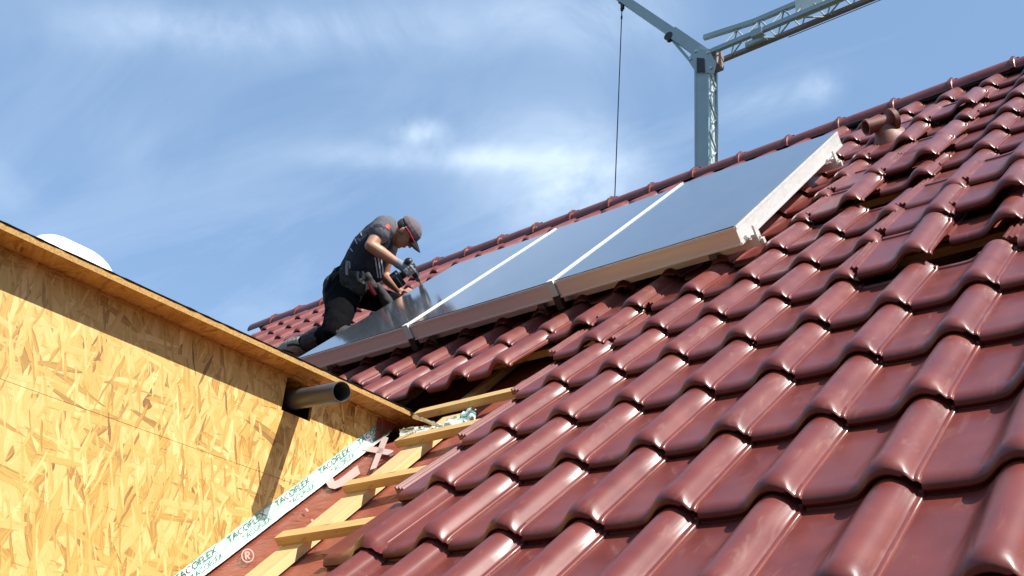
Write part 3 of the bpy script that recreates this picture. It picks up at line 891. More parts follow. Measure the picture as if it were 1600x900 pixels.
part('rim', 'white_aluminium', dome, lambda bm: loft(bm, [rr_ring(.21, .21, .06, .131), rr_ring(.217, .217, .06, .145), rr_ring(.213, .213, .06, .155)]), smooth=40)
part('dome', 'dome_acrylic', dome, lambda bm: loft(bm, [rr_ring(.205 * math.cos(t) + .004, .205 * math.cos(t) + .004, .10 * math.cos(t) + .003, .156 + .185 * math.sin(t)) for t in [rad(90 * i / 10) for i in range(11)]]), smooth=180)
#@@THINGS
# ------------------------------------------------------------------ solar collectors on their rails
E_TOP = .21; TH = .095
PX = [-4.99, -4.03, -3.005, -1.965]      # panel joints along the ridge
B_BOT = 4.365; LP = 1.80
ETOPS = [.203, .212, .226]
PLABEL = ['grey glazed solar collector beside the kneeling worker', 'grey glazed solar collector between two other collectors', 'grey glazed solar collector whose white end frame faces the open tiles']
def pframe(i):
    o_ = roof(PX[i] + .004, B_BOT, E_TOP)
    y = (UPS * LP + NRM * (ETOPS[i] - E_TOP)).normalized(); x = Vector((1, 0, 0)); z = x.cross(y)
    return frame(x, y, z, o_), PX[i + 1] - PX[i] - .008
for i in range(3):
    M, w_ = pframe(i)
    t = empty('solar_collector', M @ Vector((w_ / 2, 0, -TH)), PLABEL[i], 'solar panel', 'solar collectors in a row on the roof')
    def frame_fn(bm):
        b_ = .012; T0 = -.004
        add_box(bm, (0, 0, -TH), (w_, b_, T0), M, .0015)
        add_box(bm, (0, LP - b_, -TH), (w_, LP, T0), M, .0015)
        for x0, x1 in ((0, b_), (w_ - b_, w_)): add_box(bm, (x0, b_ + .0005, -TH), (x1, LP - b_ - .0005, T0), M, .0015)
        add_box(bm, (b_, b_, -TH + .004), (w_ - b_, LP - b_, -TH + .010), M)
    part('frame', 'anodised', t, frame_fn)
    part('glass', 'collector_glass', t, lambda bm: add_box(bm, (.004, .004, -.0035), (w_ - .004, LP - .004, .0012), M))
    # profile ribs of the frame: a lip along the top and one low on the sides
    def ribs(bm):
        for x0, x1 in ((-.0035, -.0002), (w_ + .0002, w_ + .0035)):
            add_box(bm, (x0, .002, -.018), (x1, LP - .002, -.002), M, .001)
            add_box(bm, (x0, .002, -TH + .001), (x1, LP - .002, -TH + .014), M, .001)
        add_box(bm, (.002, -.0035, -.018), (w_ - .002, -.0002, -.004), M, .001)
        add_box(bm, (.002, -.0055, -TH + .001), (w_ - .002, -.0002, -TH + .010), M, .001)
    part('frame_rib', 'anodised', t, ribs)
    if i > 0:
        part('cover_strip', 'white_aluminium', t, lambda bm: add_box(bm, (-.015, .004, .0016), (.005, LP - .004, .0075), M, .002))
def rail_thing(b_, a0, a1, label, hooks, clamps):
    e0 = E_TOP - TH - .042
    t = empty('mounting_rail', roof((a0 + a1) / 2, b_, e0), label, 'rail', 'rails under the collectors')
    def fn(bm):
        M = RF(a0, b_, e0)
        add_box(bm, (0, -.020, 0), (a1 - a0, -.017, .040), M); add_box(bm, (0, .017, 0), (a1 - a0, .020, .040), M)
        add_box(bm, (0, -.0168, 0), (a1 - a0, .0168, .003), M); add_box(bm, (0, -.0168, .018), (a1 - a0, .0168, .021), M)
        add_box(bm, (0, -.0168, .037), (a1 - a0, -.006, .040), M); add_box(bm, (0, .006, .037), (a1 - a0, .0168, .040), M)
    part('profile', 'anodised', t, fn)
    for a in hooks:
        def hk(bm):
            M = RF(a, b_ - .03, 0)
            add_box(bm, (-.016, -.012, -.01), (.016, -.006, e0 + .03), M, .001)
            add_box(bm, (-.016, -.006, .050), (.016, .12, .056), M, .001)
            add_box(bm, (-.02, -.018, e0 + .004), (.02, -.0125, e0 + .034), M, .001)
        part('roof_hook', 'hook_steel', t, hk)
    for a in clamps:
        def ck(bm):
            M = RF(a, B_BOT, e0)
            add_box(bm, (-.030, -.014, .060), (.012, -.006, .128), M, .002)
            add_box(bm, (-.030, -.014, .1285), (.012, .03, .1445), M, .002)
        cobj = part('clamp', 'white_aluminium', t, ck)
        part('clamp_foot', 'dark_steel', cobj, lambda bm: (add_box(bm, (-.028, -.013, -.015), (.014, .02, .059), RF(a, B_BOT, e0), .002),))
    # end clamp with bolt
    def ec(bm):
        M = RF(a1 - .012, b_, e0)
        add_box(bm, (-.018, -.022, .041), (.012, .022, .060), M, .002); add_box(bm, (.001, -.02, .055), (.011, .02, .10), M, .002)
        tube(bm, [M @ Vector((.0, 0, .058)), M @ Vector((.0, 0, .085))], .007, 6)
        add_box(bm, (.013, -.012, .002), (.03, .012, .030), M, .002)
    part('end_clamp', 'anodised', t, ec)
rail_thing(B_BOT + .10, PX[0] - .03, PX[3] + .045, 'lower aluminium mounting rail with hooks under the collectors', [-4.80, -3.94, -3.16, -2.15], [PX[1] + .006, PX[2] + .006])
rail_thing(B_BOT + 1.48, PX[0] - .03, PX[3] + .045, 'upper aluminium mounting rail whose end shows near the vent stub', [-4.6, -3.4, -2.2], [])

# ------------------------------------------------------------------ vent stub on the roof
va, vb = -1.80, 6.36
vent = empty('roof_vent', roof(va, vb, .02), 'terracotta vent stub with dark opening on the tiles by the collector corner', 'vent')
vd = (Vector((-.62, 0, 0)) + UPS * -.62 + NRM * .12).normalized()
vc = roof(va + .02, vb + .06, .15)
def vs_fn(bm):
    p0 = vc - vd * .06; p1 = vc + vd * .115
    ro = tube(bm, [p0, p1 - vd * .028, p1 - vd * .026, p1], [.044, .044, .049, .049], 24, cap=False)
    ri = tube(bm, [p0, p1 - vd * .028, p1], [.037, .037, .040], 24, cap=False)
    for k in range(24): bm.faces.new((ro[-1][k], ro[-1][(k + 1) % 24], ri[-1][(k + 1) % 24], ri[-1][k]))
    bm.faces.new(ri[0]); bm.faces.new(ro[0])
part('pipe_stub', 'terracotta', vent, vs_fn, smooth=40)
def vcollar(bm):
    p0 = vc - vd * .075
    ro = tube(bm, [p0, p0 + vd * .028], [.070, .070], 24, cap=True)
part('collar', 'terracotta', vent, vcollar, smooth=40)
def vbody(bm):
    c = roof(va + .03, vb + .08, .02); rings = []
    for h, rx, ry, sx, sy in ((0, .125, .18, 0, 0), (.03, .100, .15, 0, 0), (.07, .070, .105, -.008, -.005), (.11, .052, .07, -.016, -.010), (.14, .042, .045, -.022, -.014)):
        rings.append([c + Vector((1, 0, 0)) * (sx + rx * math.cos(t)) + UPS * (sy + ry * math.sin(t)) + NRM * h for t in [math.tau * i / 24 for i in range(24)]])
    loft(bm, rings)
part('base', 'terracotta', vent, vbody, smooth=180)

# ------------------------------------------------------------------ tower crane beyond the ridge
MD = 26.0
mt_ = at_depth(1103, 100, MD)
XM, YM = mt_.x, mt_.y
def yplane(px, py, y):
    r = ray(px, py); return CAM + r * (y / r.y)
crane = empty('crane', (XM, YM, 0), 'grey tower crane with lattice jib rising behind the ridge', 'crane')
ZT = yplane(1103, 97, YM).z
HX, HY = .155, .21
def mast_fn(bm):
    for sx in (-1, 1):
        for sy in (-1, 1): add_box(bm, (XM + sx * HX - .03, YM + sy * HY - .03, .6), (XM + sx * HX + .03, YM + sy * HY + .03, ZT))
    add_box(bm, (XM - HX - .028, YM - HY - .022, .6), (XM + HX + .028, YM - HY + .0, ZT - .02))
    add_box(bm, (XM - HX - .028, YM + HY, .6), (XM + HX + .028, YM + HY + .022, ZT - .02))
part('mast', 'crane_grey', crane, mast_fn)
def brace_fn(bm):
    z = .8; k = 0
    while z < ZT - .6:
        y0, y1 = (YM - HY, YM + HY) if k % 2 == 0 else (YM + HY, YM - HY)
        bar(bm, (XM + HX + .006, y0, z), (XM + HX + .006, y1, z + .46), .035, .03, Vector((1, 0, 0)))
        bar(bm, (XM - HX - .006, y0, z), (XM - HX - .006, y1, z + .46), .035, .03, Vector((1, 0, 0)))
        z += .46; k += 1
    add_box(bm, (XM + HX - .03, YM - HY + .03, .6), (XM + HX - .015, YM + HY - .03, ZT - .03))
part('mast_brace', 'crane_pale', crane, brace_fn)
part('base', 'crane_grey', crane, lambda bm: (add_box(bm, (XM - 1.9, YM - 1.9, .0), (XM + 1.9, YM + 1.9, .35), None, .03), add_box(bm, (XM - .9, YM - .9, .352), (XM + .9, YM + .9, .6), None, .03)))
part('ballast', 'render_wall', crane, lambda bm: [add_box(bm, (XM - 1.7, YM + .98, .353 + k * .42), (XM + 1.7, YM + 1.7, .36 + (k + 1) * .41), None, .02) for k in range(4)])
def wheel_(bm, c, r, th): tube(bm, [c - Vector((0, th, 0)), c + Vector((0, th, 0))], r, 10)
def plate(bm, pts, y, th):
    f0 = [bm.verts.new(yplane(x, y_, y)) for x, y_ in pts]; f1 = [bm.verts.new(v.co + Vector((0, th, 0))) for v in f0]
    bm.faces.new(f0); bm.faces.new(f1); n = len(pts)
    for i in range(n): bm.faces.new((f0[i], f0[(i + 1) % n], f1[(i + 1) % n], f1[i]))
part('head_plate', 'crane_grey', crane, lambda bm: (plate(bm, [(1087, 113), (1074, 93), (1081, 84), (1089, 74), (1108, 79), (1118, 97), (1114, 114)], YM - HY - .05, .05), plate(bm, [(1087, 113), (1076, 93), (1082, 80), (1112, 76), (1125, 96), (1115, 114)], YM + HY + .03, .04)))
part('junction_box', 'dark_steel', crane, lambda bm: (plate(bm, [(1088.5, 112), (1088.5, 90), (1100, 91), (1101, 112)], YM - HY - .075, .022),))
part('head_bolt', 'steel', crane, lambda bm: [wheel_(bm, yplane(x, y, YM - HY - .06), .035, .02) for x, y in ((1079, 92), (1087, 80), (1106, 82), (1111, 106))])
part('head_pin', 'crane_rust', crane, lambda bm: (add_box(bm, (XM + HX + .03, YM - .16, ZT - .30), (XM + HX + .24, YM + .20, ZT + .18), None, .03),))
# back strut with its pulleys
YB = YM - .10
sa, sb, sc_ = yplane(1104, 88, YB), yplane(1052, 52, YB), yplane(958, -12, YB)
def strut_fn(bm):
    bar(bm, sa, sb, .20, .30, Vector((0, 1, 0)).cross((sb - sa).normalized())); bar(bm, sb, sc_, .17, .235, Vector((0, 1, 0)).cross((sc_ - sb).normalized()))
part('back_strut', 'crane_grey', crane, strut_fn)
part('strut_brace', 'crane_grey', crane, lambda bm: (bar(bm, yplane(1052, 64, YB), yplane(1080, 97, YB), .07, .07), bar(bm, yplane(1056, 62, YB), yplane(1086, 84, YB), .08, .10)))
def wheel(bm, c, r, th):
    tube(bm, [c - Vector((0, th, 0)), c - Vector((0, th * .35, 0)), c + Vector((0, th * .35, 0)), c + Vector((0, th, 0))], [r, r * .86, r * .86, r], 24)
part('pulley', 'dark_steel', crane, lambda bm: wheel(bm, yplane(1046, 58, YB - .05), .125, .06), smooth=40)
tipc = yplane(972, 8, YB - .02)
part('pulley', 'dark_steel', crane, lambda bm: wheel(bm, tipc + Vector((0, 0, .12)), .10, .05), smooth=40)
part('pulley_block', 'dark_steel', crane, lambda bm: (bar(bm, tipc + Vector((0, 0, .22)), tipc + Vector((.02, 0, -.14)), .09, .07), bar(bm, tipc + Vector((.0, 0, -.10)), tipc + Vector((0, 0, -.20)), .06, .06)))
zb = 7.2
part('hoist_rope', 'wire_rope', crane, lambda bm: (tube(bm, [tipc + Vector((0, 0, -.1)), Vector((tipc.x, tipc.y, zb))], .014, 8), tube(bm, [tipc + Vector((0, 0, -.38)), tipc + Vector((0, 0, -.48))], .026, 8)), smooth=60)
def hook_fn(bm):
    c = Vector((tipc.x, tipc.y, zb)); tube(bm, [c + Vector((0, 0, .02)), c + Vector((0, 0, -.30))], [.07, .09], 12)
    tube(bm, [c + Vector((.10 * math.sin(t) , 0, -.42 - .10 * math.cos(t) + .02)) for t in [math.pi + .2 - i * .55 for i in range(9)]], .025, 8)
    tube(bm, [c + Vector((0, 0, -.29)), c + Vector((0, 0, -.33))], .03, 8)
part('hook', 'dark_steel', crane, hook_fn, smooth=40)
# jib: three chords along the ridge direction with lacing
YF, YR = YM - .22, YM + .24
cf = yplane(1113, 80, YF); cr = yplane(1123, 96, YR); ct = yplane(1100, 59, YM)
XE = XM + 17
ZF = .5 * (cf.z + cr.z)
zf, zr, zt_ = cf.z, cr.z, yplane(1178, 34, YM).z
part('jib_chord', 'crane_grey', crane, lambda bm: bar(bm, (cf.x, YF, zf), (XE, YF, zf), .10, .12))['label'] = 'front lower chord of the lattice jib'
part('jib_chord', 'crane_rust', crane, lambda bm: bar(bm, (cr.x, YR, zr), (XE, YR, zr), .10, .10))
part('jib_chord', 'crane_grey', crane, lambda bm: (bar(bm, (ct.x, YM, ct.z), yplane(1178, 34, YM), .10, .12), bar(bm, yplane(1178, 34, YM), (XE, YM, zt_), .10, .12)))
def lace_fn(bm):
    x = cf.x + .25; k = 0; st = .62
    while x < XE - st:
        top = (x + st / 2, YM, zt_ - .03)
        for q in ((x, YF, zf), (x + st, YF, zf), (x, YR, zr), (x + st, YR, zr)): bar(bm, q, top, .030, .030)
        bar(bm, (x, YF, zf), (x + st, YR, zr), .028, .028) if k % 2 else bar(bm, (x, YR, zr), (x + st, YF, zf), .028, .028)
        x += st; k += 1
part('jib_lacing', 'crane_grey', crane, lace_fn)
def sign_fn(bm):
    a_ = yplane(1243, 8, YM - .10); b_ = yplane(1300, -8, YM - .10)
    add_box(bm, (a_.x, YM - .12, zf - .02), (a_.x + 1.25, YM - .09, zt_ + .02))
part('jib_panel', 'crane_panel', crane, sign_fn)
part('trolley', 'crane_grey', crane, lambda bm: (add_box(bm, (cf.x + 1.05, YF - .06, zf - .12), (cf.x + 1.35, YF + .08, zf + .10), None, .02), add_box(bm, (cf.x + .7, YR - .14, zr - .02), (cf.x + 1.25, YR + .02, zr + .14), None, .03)))
part('jib_rope', 'wire_rope', crane, lambda bm: tube(bm, [(cr.x + 1.8, YR + .1, zr - .04), (XE, YR + .1, zr - .06)], .010, 6), smooth=60)
#@@WORKER
# ------------------------------------------------------------------ worker kneeling beside the first collector
from mathutils.bvhtree import BVHTree
C = at_depth
wroot = roof(*roofpx(522, 524, .1), .09)
worker = empty('person', wroot, 'kneeling person in charcoal shirt, black work trousers and cap drilling at a collector', 'person')
def capsule(bm, p, r, q, s_, seg=14, flat=None):
    """tapered limb between two spheres; flat = (axis, factor) squashes it along an axis"""
    p = Vector(p); q = Vector(q); d = (q - p)
    L = d.length; d = d.normalized() if L > 1e-6 else Vector((0, 0, 1))
    x = d.orthogonal().normalized(); y = d.cross(x)
    rings = []
    for k in range(-3, 1):
        t = k / 4 * math.pi / 2 ; rings.append((p + d * (r * math.sin(t)), r * math.cos(t)))
    for k in range(0, 4):
        t = k / 4 * math.pi / 2; rings.append((q + d * (s_ * math.sin(t)), s_ * math.cos(t)))
    vr = []
    for c, rad_ in rings: vr.append([bm.verts.new(c + (x * math.cos(math.tau * i / seg) + y * math.sin(math.tau * i / seg)) * rad_) for i in range(seg)])
    for i in range(len(vr) - 1):
        for k in range(seg): bm.faces.new((vr[i][k], vr[i][(k + 1) % seg], vr[i + 1][(k + 1) % seg], vr[i + 1][k]))
    a = bm.verts.new(p - d * r); b_ = bm.verts.new(q + d * s_)
    for k in range(seg): bm.faces.new((a, vr[0][(k + 1) % seg], vr[0][k])); bm.faces.new((b_, vr[-1][k], vr[-1][(k + 1) % seg]))
    if flat:
        ax, f = flat; mid = (p + q) / 2
        for ring in vr:
            for v in ring: w = v.co - mid; v.co -= ax * (w.dot(ax) * (1 - f))
        for v in (a, b_): w = v.co - mid; v.co -= ax * (w.dot(ax) * (1 - f))
def ell(bm, c, ax, ay, az, seg=16):
    c = Vector(c); rows_ = []
    for i in range(1, seg // 2):
        t = math.pi * i / (seg // 2)
        rows_.append([bm.verts.new(c + az * math.cos(t) + (ax * math.cos(math.tau * k / seg) + ay * math.sin(math.tau * k / seg)) * math.sin(t)) for k in range(seg)])
    for i in range(len(rows_) - 1):
        for k in range(seg): bm.faces.new((rows_[i][k], rows_[i + 1][k], rows_[i + 1][(k + 1) % seg], rows_[i][(k + 1) % seg]))
    a = bm.verts.new(c + az); b_ = bm.verts.new(c - az)
    for k in range(seg): bm.faces.new((a, rows_[0][k], rows_[0][(k + 1) % seg])); bm.faces.new((b_, rows_[-1][(k + 1) % seg], rows_[-1][k]))
def blob(name, material, parent, fn, voxel=.008, smooth_it=4, wrinkle=0.0, wscale=14):
    """fuse overlapping shapes into one smooth skin"""
    bm = bmesh.new(); fn(bm); bmesh.ops.recalc_face_normals(bm, faces=bm.faces[:])
    me = bpy.data.meshes.new('tmp'); bm.to_mesh(me); bm.free()
    ob = bpy.data.objects.new('tmp', me); COL.objects.link(ob)
    r = ob.modifiers.new('r', 'REMESH'); r.mode = 'VOXEL'; r.voxel_size = voxel; r.use_smooth_shade = True
    if smooth_it:
        sm_ = ob.modifiers.new('s', 'SMOOTH'); sm_.iterations = smooth_it; sm_.factor = .5
    dg = bpy.context.evaluated_depsgraph_get()
    out = bpy.data.meshes.new_from_object(ob.evaluated_get(dg)); bpy.data.objects.remove(ob)
    if wrinkle:
        nrm = [v.normal.copy() for v in out.vertices]
        for v, nn in zip(out.vertices, nrm):
            h = noise.noise(v.co * wscale) + .6 * noise.noise(v.co * wscale * 2.1)
            v.co += nn * (h * wrinkle)
    out.name = name; out.materials.clear(); out.materials.append(MATS[material])
    bvh = BVHTree.FromPolygons([v.co.copy() for v in out.vertices], [tuple(p_.vertices) for p_ in out.polygons])
    root = parent; offs = Vector(root.location)
    while root.parent is not None: root = root.parent; offs = offs + root.location
    out.transform(Matrix.Translation(-offs))
    for f in out.polygons: f.use_smooth = True
    o = bpy.data.objects.new(name, out); link(o, parent); o['_'] = 0; del o['_']
    return o, bvh
def decal(name, material, parent, bvh, pts, w_px, lift=.003):
    """a flat band laid on a surface along a line seen in the photograph"""
    P = []
    dense = []
    for (x0, y0), (x1, y1) in zip(pts[:-1], pts[1:]):
        n = max(2, int(math.hypot(x1 - x0, y1 - y0) / 1.5))
        dense += [(x0 + (x1 - x0) * k / n, y0 + (y1 - y0) * k / n) for k in range(n)]
    dense.append(pts[-1])
    bm = bmesh.new(); prev = None
    for i, (x, y) in enumerate(dense):
        xa, ya = dense[max(0, i - 1)]; xb, yb = dense[min(len(dense) - 1, i + 1)]
        L = math.hypot(xb - xa, yb - ya); nx, ny = -(yb - ya) / L, (xb - xa) / L
        cur = []
        for s_ in (-.5, .5):
            r = ray(x + nx * w_px * s_, y + ny * w_px * s_); hit = bvh.ray_cast(CAM, r)
            if hit[0] is None: cur = None; break
            cur.append(bm.verts.new(hit[0] - r * lift))
        if cur and prev: bm.faces.new((prev[0], prev[1], cur[1], cur[0]))
        prev = cur
    return finish(bm, name, material, parent, smooth=180)
R_, U_, Fw = right, up, fwd
pel = C(546, 446, 7.92); hipR = C(540, 456, 7.80); hipL = C(556, 456, 8.02)
kneeR = roof(*roofpx(521, 520, .16), .16); ankR = roof(*roofpx(463, 541, .14), .14); toeR = roof(*roofpx(433, 551, .13), .13)
kneeL = C(612, 474, 7.92); ankL = C(596, 515, 7.86); toeL = C(618, 512, 7.86)
waist = C(560, 420, 7.92); chest = C(583, 386, 7.92); neck0 = C(611, 354, 7.92)
shR = C(599, 356, 7.74); shL = C(611, 366, 8.10)
elR = C(579, 384, 7.60); wrR = C(624, 413, 7.66)
elL = C(599, 430, 8.10); wrL = C(622, 453, 8.02)
hc = C(633, 364, 7.92)
hup = (R_ * .86 + U_ * .50).normalized()           # crown direction of the bent head
hfw = (R_ * .48 - U_ * .86 - Fw * .12).normalized(); hfw = (hfw - hup * hfw.dot(hup)).normalized()
hsd = hup.cross(hfw)                                # sideways
def body_fn(bm):
    capsule(bm, pel, .10, waist, .105); capsule(bm, waist, .105, chest, .115); capsule(bm, chest, .115, C(603, 360, 7.92), .09)
    capsule(bm, C(603, 360, 7.92), .064, C(624, 360, 7.92), .056)            # neck
    for a, b_ in ((shR, elR), (shL, elL)):
        capsule(bm, a, .060, a.lerp(b_, .45), .056); capsule(bm, a.lerp(b_, .45), .055, b_, .043)
    for a, b_ in ((elR, wrR), (elL, wrL)):
        capsule(bm, a, .043, a.lerp(b_, .32), .046); capsule(bm, a.lerp(b_, .32), .046, b_, .028)
    for h_, k_, a_ in ((hipR, kneeR, ankR), (hipL, kneeL, ankL)):
        capsule(bm, h_, .085, k_, .055); capsule(bm, k_, .055, a_, .042)
    capsule(bm, ankR, .04, toeR, .035); capsule(bm, ankL, .04, toeL, .035)
    # head
    ell(bm, hc + hup * .030 - hfw * .010, hsd * .074, hfw * .095, hup * .092)
    ell(bm, hc - hup * .035 + hfw * .022, hsd * .060, hfw * .070, hup * .080)
    ell(bm, hc - hup * .088 + hfw * .056, hsd * .030, hfw * .026, hup * .024)      # chin
    ell(bm, hc + hup * .030 + hfw * .080, hsd * .052, hfw * .014, hup * .012)      # brow
    capsule(bm, hc + hup * .020 + hfw * .088, .010, hc - hup * .020 + hfw * .108, .0135)   # nose
    for sg in (-1, 1):
        ell(bm, hc - hup * .012 + hfw * .068 + hsd * .034 * sg, hsd * .020, hfw * .018, hup * .020)   # cheeks
        ell(bm, hc - hup * .004 - hfw * .012 + hsd * .076 * sg, hsd * .010, hfw * .020, hup * .032)   # ears
    ell(bm, hc - hup * .050 + hfw * .086, hsd * .024, hfw * .010, hup * .007); ell(bm, hc - hup * .063 + hfw * .083, hsd * .022, hfw * .010, hup * .007)
    # left hand, flat on the collector edge
    palm = C(627, 457, 8.0); capsule(bm, wrL, .028, palm, .030, flat=(NRM, .75))
    for k, (ln, sp) in enumerate(((.062, -.030), (.072, -.010), (.068, .012), (.052, .032))):
        b0 = palm + Vector((.025, 0, 0)) + UPS * sp
        capsule(bm, b0, .0095, b0 + Vector((ln * .55, 0, 0)) + NRM * .008, .009); capsule(bm, b0 + Vector((ln * .55, 0, 0)) + NRM * .008, .009, b0 + Vector((ln, 0, 0)) - NRM * .012, .0078)
    capsule(bm, palm + UPS * -.025, .011, palm + UPS * -.052 + Vector((.030, 0, 0)), .0095)
body, bvh_b = blob('body', 'skin', worker, body_fn, .0065, 3)
def shirt_fn(bm):
    capsule(bm, C(549, 438, 7.92), .128, C(561, 416, 7.92), .130, flat=(Fw, 1.12)); capsule(bm, C(561, 416, 7.92), .130, C(579, 388, 7.92), .145, flat=(Fw, 1.18))
    capsule(bm, C(579, 388, 7.92), .145, C(596, 364, 7.92), .112, flat=(Fw, 1.25))
    capsule(bm, C(598, 358, 7.92), .080, C(609, 358, 7.92), .067)
    capsule(bm, shR, .082, shR.lerp(C(591, 365, 7.68), .8), .078); capsule(bm, shL, .078, shL.lerp(elL, .55), .066)
    # loose cloth hanging at the belly
    capsule(bm, C(588, 402, 7.90), .085, C(585, 428, 7.90), .070)
shirt, bvh_s = blob('shirt', 'shirt_charcoal', worker, shirt_fn, .009, 4, .007, 11)
def sleeve_fn(bm):
    e_ = C(590.5, 367, 7.675)
    capsule(bm, shR + U_ * .004, .088, shR.lerp(e_, .5), .086); capsule(bm, shR.lerp(e_, .5), .086, shR.lerp(e_, .75), .083)
    capsule(bm, C(606, 351, 7.80), .066, C(604, 358, 7.72), .070)
sleeve, bvh_sl = blob('sleeve', 'sleeve_grey', worker, sleeve_fn, .008, 3, .003, 16)
def trouser_fn(bm):
    capsule(bm, C(541, 440, 7.90), .130, C(536, 452, 7.88), .140, flat=(Fw, 1.25))
    capsule(bm, hipR, .125, kneeR, .088); capsule(bm, hipL, .118, kneeL, .085)
    capsule(bm, C(536, 462, 7.82), .13, kneeR.lerp(hipR, .35), .098)
    capsule(bm, kneeR, .080, kneeR.lerp(ankR, .72), .066); capsule(bm, kneeL, .082, ankL, .064)
trousers, bvh_t = blob('trousers', 'trouser_black', worker, trouser_fn, .010, 4, .008, 10)
def kneepad(bm): 
    capsule(bm, kneeR.lerp(ankR, .30) + NRM * .004, .080, kneeR.lerp(ankR, .62), .074); capsule(bm, kneeR + R_ * .03 - U_ * .01, .078, kneeR + R_ * .085 + U_ * .045 - NRM * .05, .05)
blob('knee_pad', 'trouser_grey', worker, kneepad, .009, 3, .005, 18)
blob('hip_panel', 'trouser_grey', worker, lambda bm: (capsule(bm, C(525, 447, 7.86), .098, C(522, 466, 7.85), .085),), .009, 3, .006, 16)
blob('thigh_panel', 'trouser_grey', worker, lambda bm: (capsule(bm, C(590, 448, 7.80), .030, C(604, 470, 7.80), .045), capsule(bm, C(604, 470, 7.80), .045, C(612, 486, 7.82), .045)), .007, 3, .004, 16)
def boot(bm, ank, toe, wide):
    capsule(bm, ank, .060, ank.lerp(toe, .25), .062); capsule(bm, ank.lerp(toe, .2), .056, toe, .046)
bR, bvh_bt = blob('boot', 'boot_tan', worker, lambda bm: (boot(bm, ankR, toeR, 1), capsule(bm, ankR.lerp(kneeR, .16), .074, ankR, .074), capsule(bm, ankR, .070, ankR.lerp(toeR, .4), .066)), .008, 2, .004, 24)
decal('boot_stripe', 'boot_dark', worker, bvh_bt, [(448, 540), (458, 538), (468, 540), (477, 545)], 3.5, .004)
decal('boot_stripe', 'boot_dark', worker, bvh_bt, [(441, 547), (450, 549), (458, 552)], 3, .004)
blob('boot', 'boot_dark', worker, lambda bm: boot(bm, ankL, toeL, 1), .008, 2)
# belt, pouches and hand tools on it
def belt_fn(bm):
    n = 40; c = C(548, 437, 7.92); ax = (waist - pel).normalized()
    x = Fw - ax * Fw.dot(ax); x.normalize(); y = ax.cross(x)
    for s_ in range(n): pass
    ring = [[], [], [], []]
    for k in range(n):
        t = math.tau * k / n; d = x * math.cos(t) * .172 + y * math.sin(t) * .148
        for q, (h, m_) in enumerate(((-.022, 1.0), (.022, .985), (.022, .95), (-.022, .96))): ring[q].append(bm.verts.new(c + d * m_ + ax * h))
    for q in range(4):
        for k in range(n): bm.faces.new((ring[q][k], ring[q][(k + 1) % n], ring[(q + 1) % 4][(k + 1) % n], ring[(q + 1) % 4][k]))
part('belt', 'pouch_leather', worker, belt_fn, smooth=60)
zp = 7.70
pouch, bvh_p = blob('tool_pouch', 'pouch_leather', worker, lambda bm: (capsule(bm, C(541, 430, zp), .050, C(545, 452, zp), .062, flat=(Fw, .7)), capsule(bm, C(556, 432, zp), .045, C(562, 450, zp), .060, flat=(Fw, .7)), capsule(bm, C(572, 432, zp + .01), .038, C(580, 447, zp + .02), .045, flat=(Fw, .7)), capsule(bm, C(536, 424, zp), .030, C(541, 440, zp - .02), .034)), .007, 2, .006, 22)
decal('pouch_flap', 'trouser_grey', worker, bvh_p, [(548, 425), (556, 424), (564, 428), (570, 436)], 5, .006)
part('tool_loop', 'tool_grey', worker, lambda bm: (tube(bm, [C(x, y, zp - .05) for x, y in ((560, 424), (558.5, 430), (560, 438), (564, 441), (567, 436), (568, 428), (566, 424))], .0085, 8), tube(bm, [C(543, 408, zp - .01), C(541.5, 418, zp - .03), C(542, 430, zp - .05)], .011, 8), tube(bm, [C(546, 409, zp - .01), C(546, 420, zp - .03)], .008, 8)), smooth=60)
part('screwdriver', 'tool_red', worker, lambda bm: (tube(bm, [C(575.5, 440, zp - .03), C(578, 447, zp - .045), C(583, 456, zp - .05), C(587, 461, zp - .05)], [.010, .014, .015, .010], 10),), smooth=50)
part('screwdriver', 'tool_grey', worker, lambda bm: (tube(bm, [C(571.5, 441, zp - .03), C(576, 452, zp - .05)], [.010, .010], 8),), smooth=50)
# prints on the shirt
for dx in (0, 5, 9.5): decal('shirt_stripe', 'stripe_white', worker, bvh_s, [(586 + dx, 402 + dx * .15), (588.5 + dx, 418), (591 + dx * .85, 434)], 2.0, .005)
for pts in ([(562, 358), (565, 368)], [(552, 368), (558, 381)], [(545, 385), (551, 393)]): decal('shirt_stripe', 'stripe_white', worker, bvh_s, pts, 1.6, .005)
decal('emblem', 'emblem_red', worker, bvh_sl, [(603.5, 351.5), (610, 357)], 6.5, .005)
# hair, cap, glasses, eyes, lips
blob('hair', 'hair_dark', worker, lambda bm: (ell(bm, hc + hup * .022 - hfw * .022, hsd * .0770, hfw * .088, hup * .075),), .007, 2)
def cap_fn(bm):
    ell(bm, hc + hup * .052 - hfw * .006, hsd * .084, hfw * .108, hup * .076)
cap, bvh_c = blob('cap', 'cap_grey', worker, cap_fn, .006, 2)
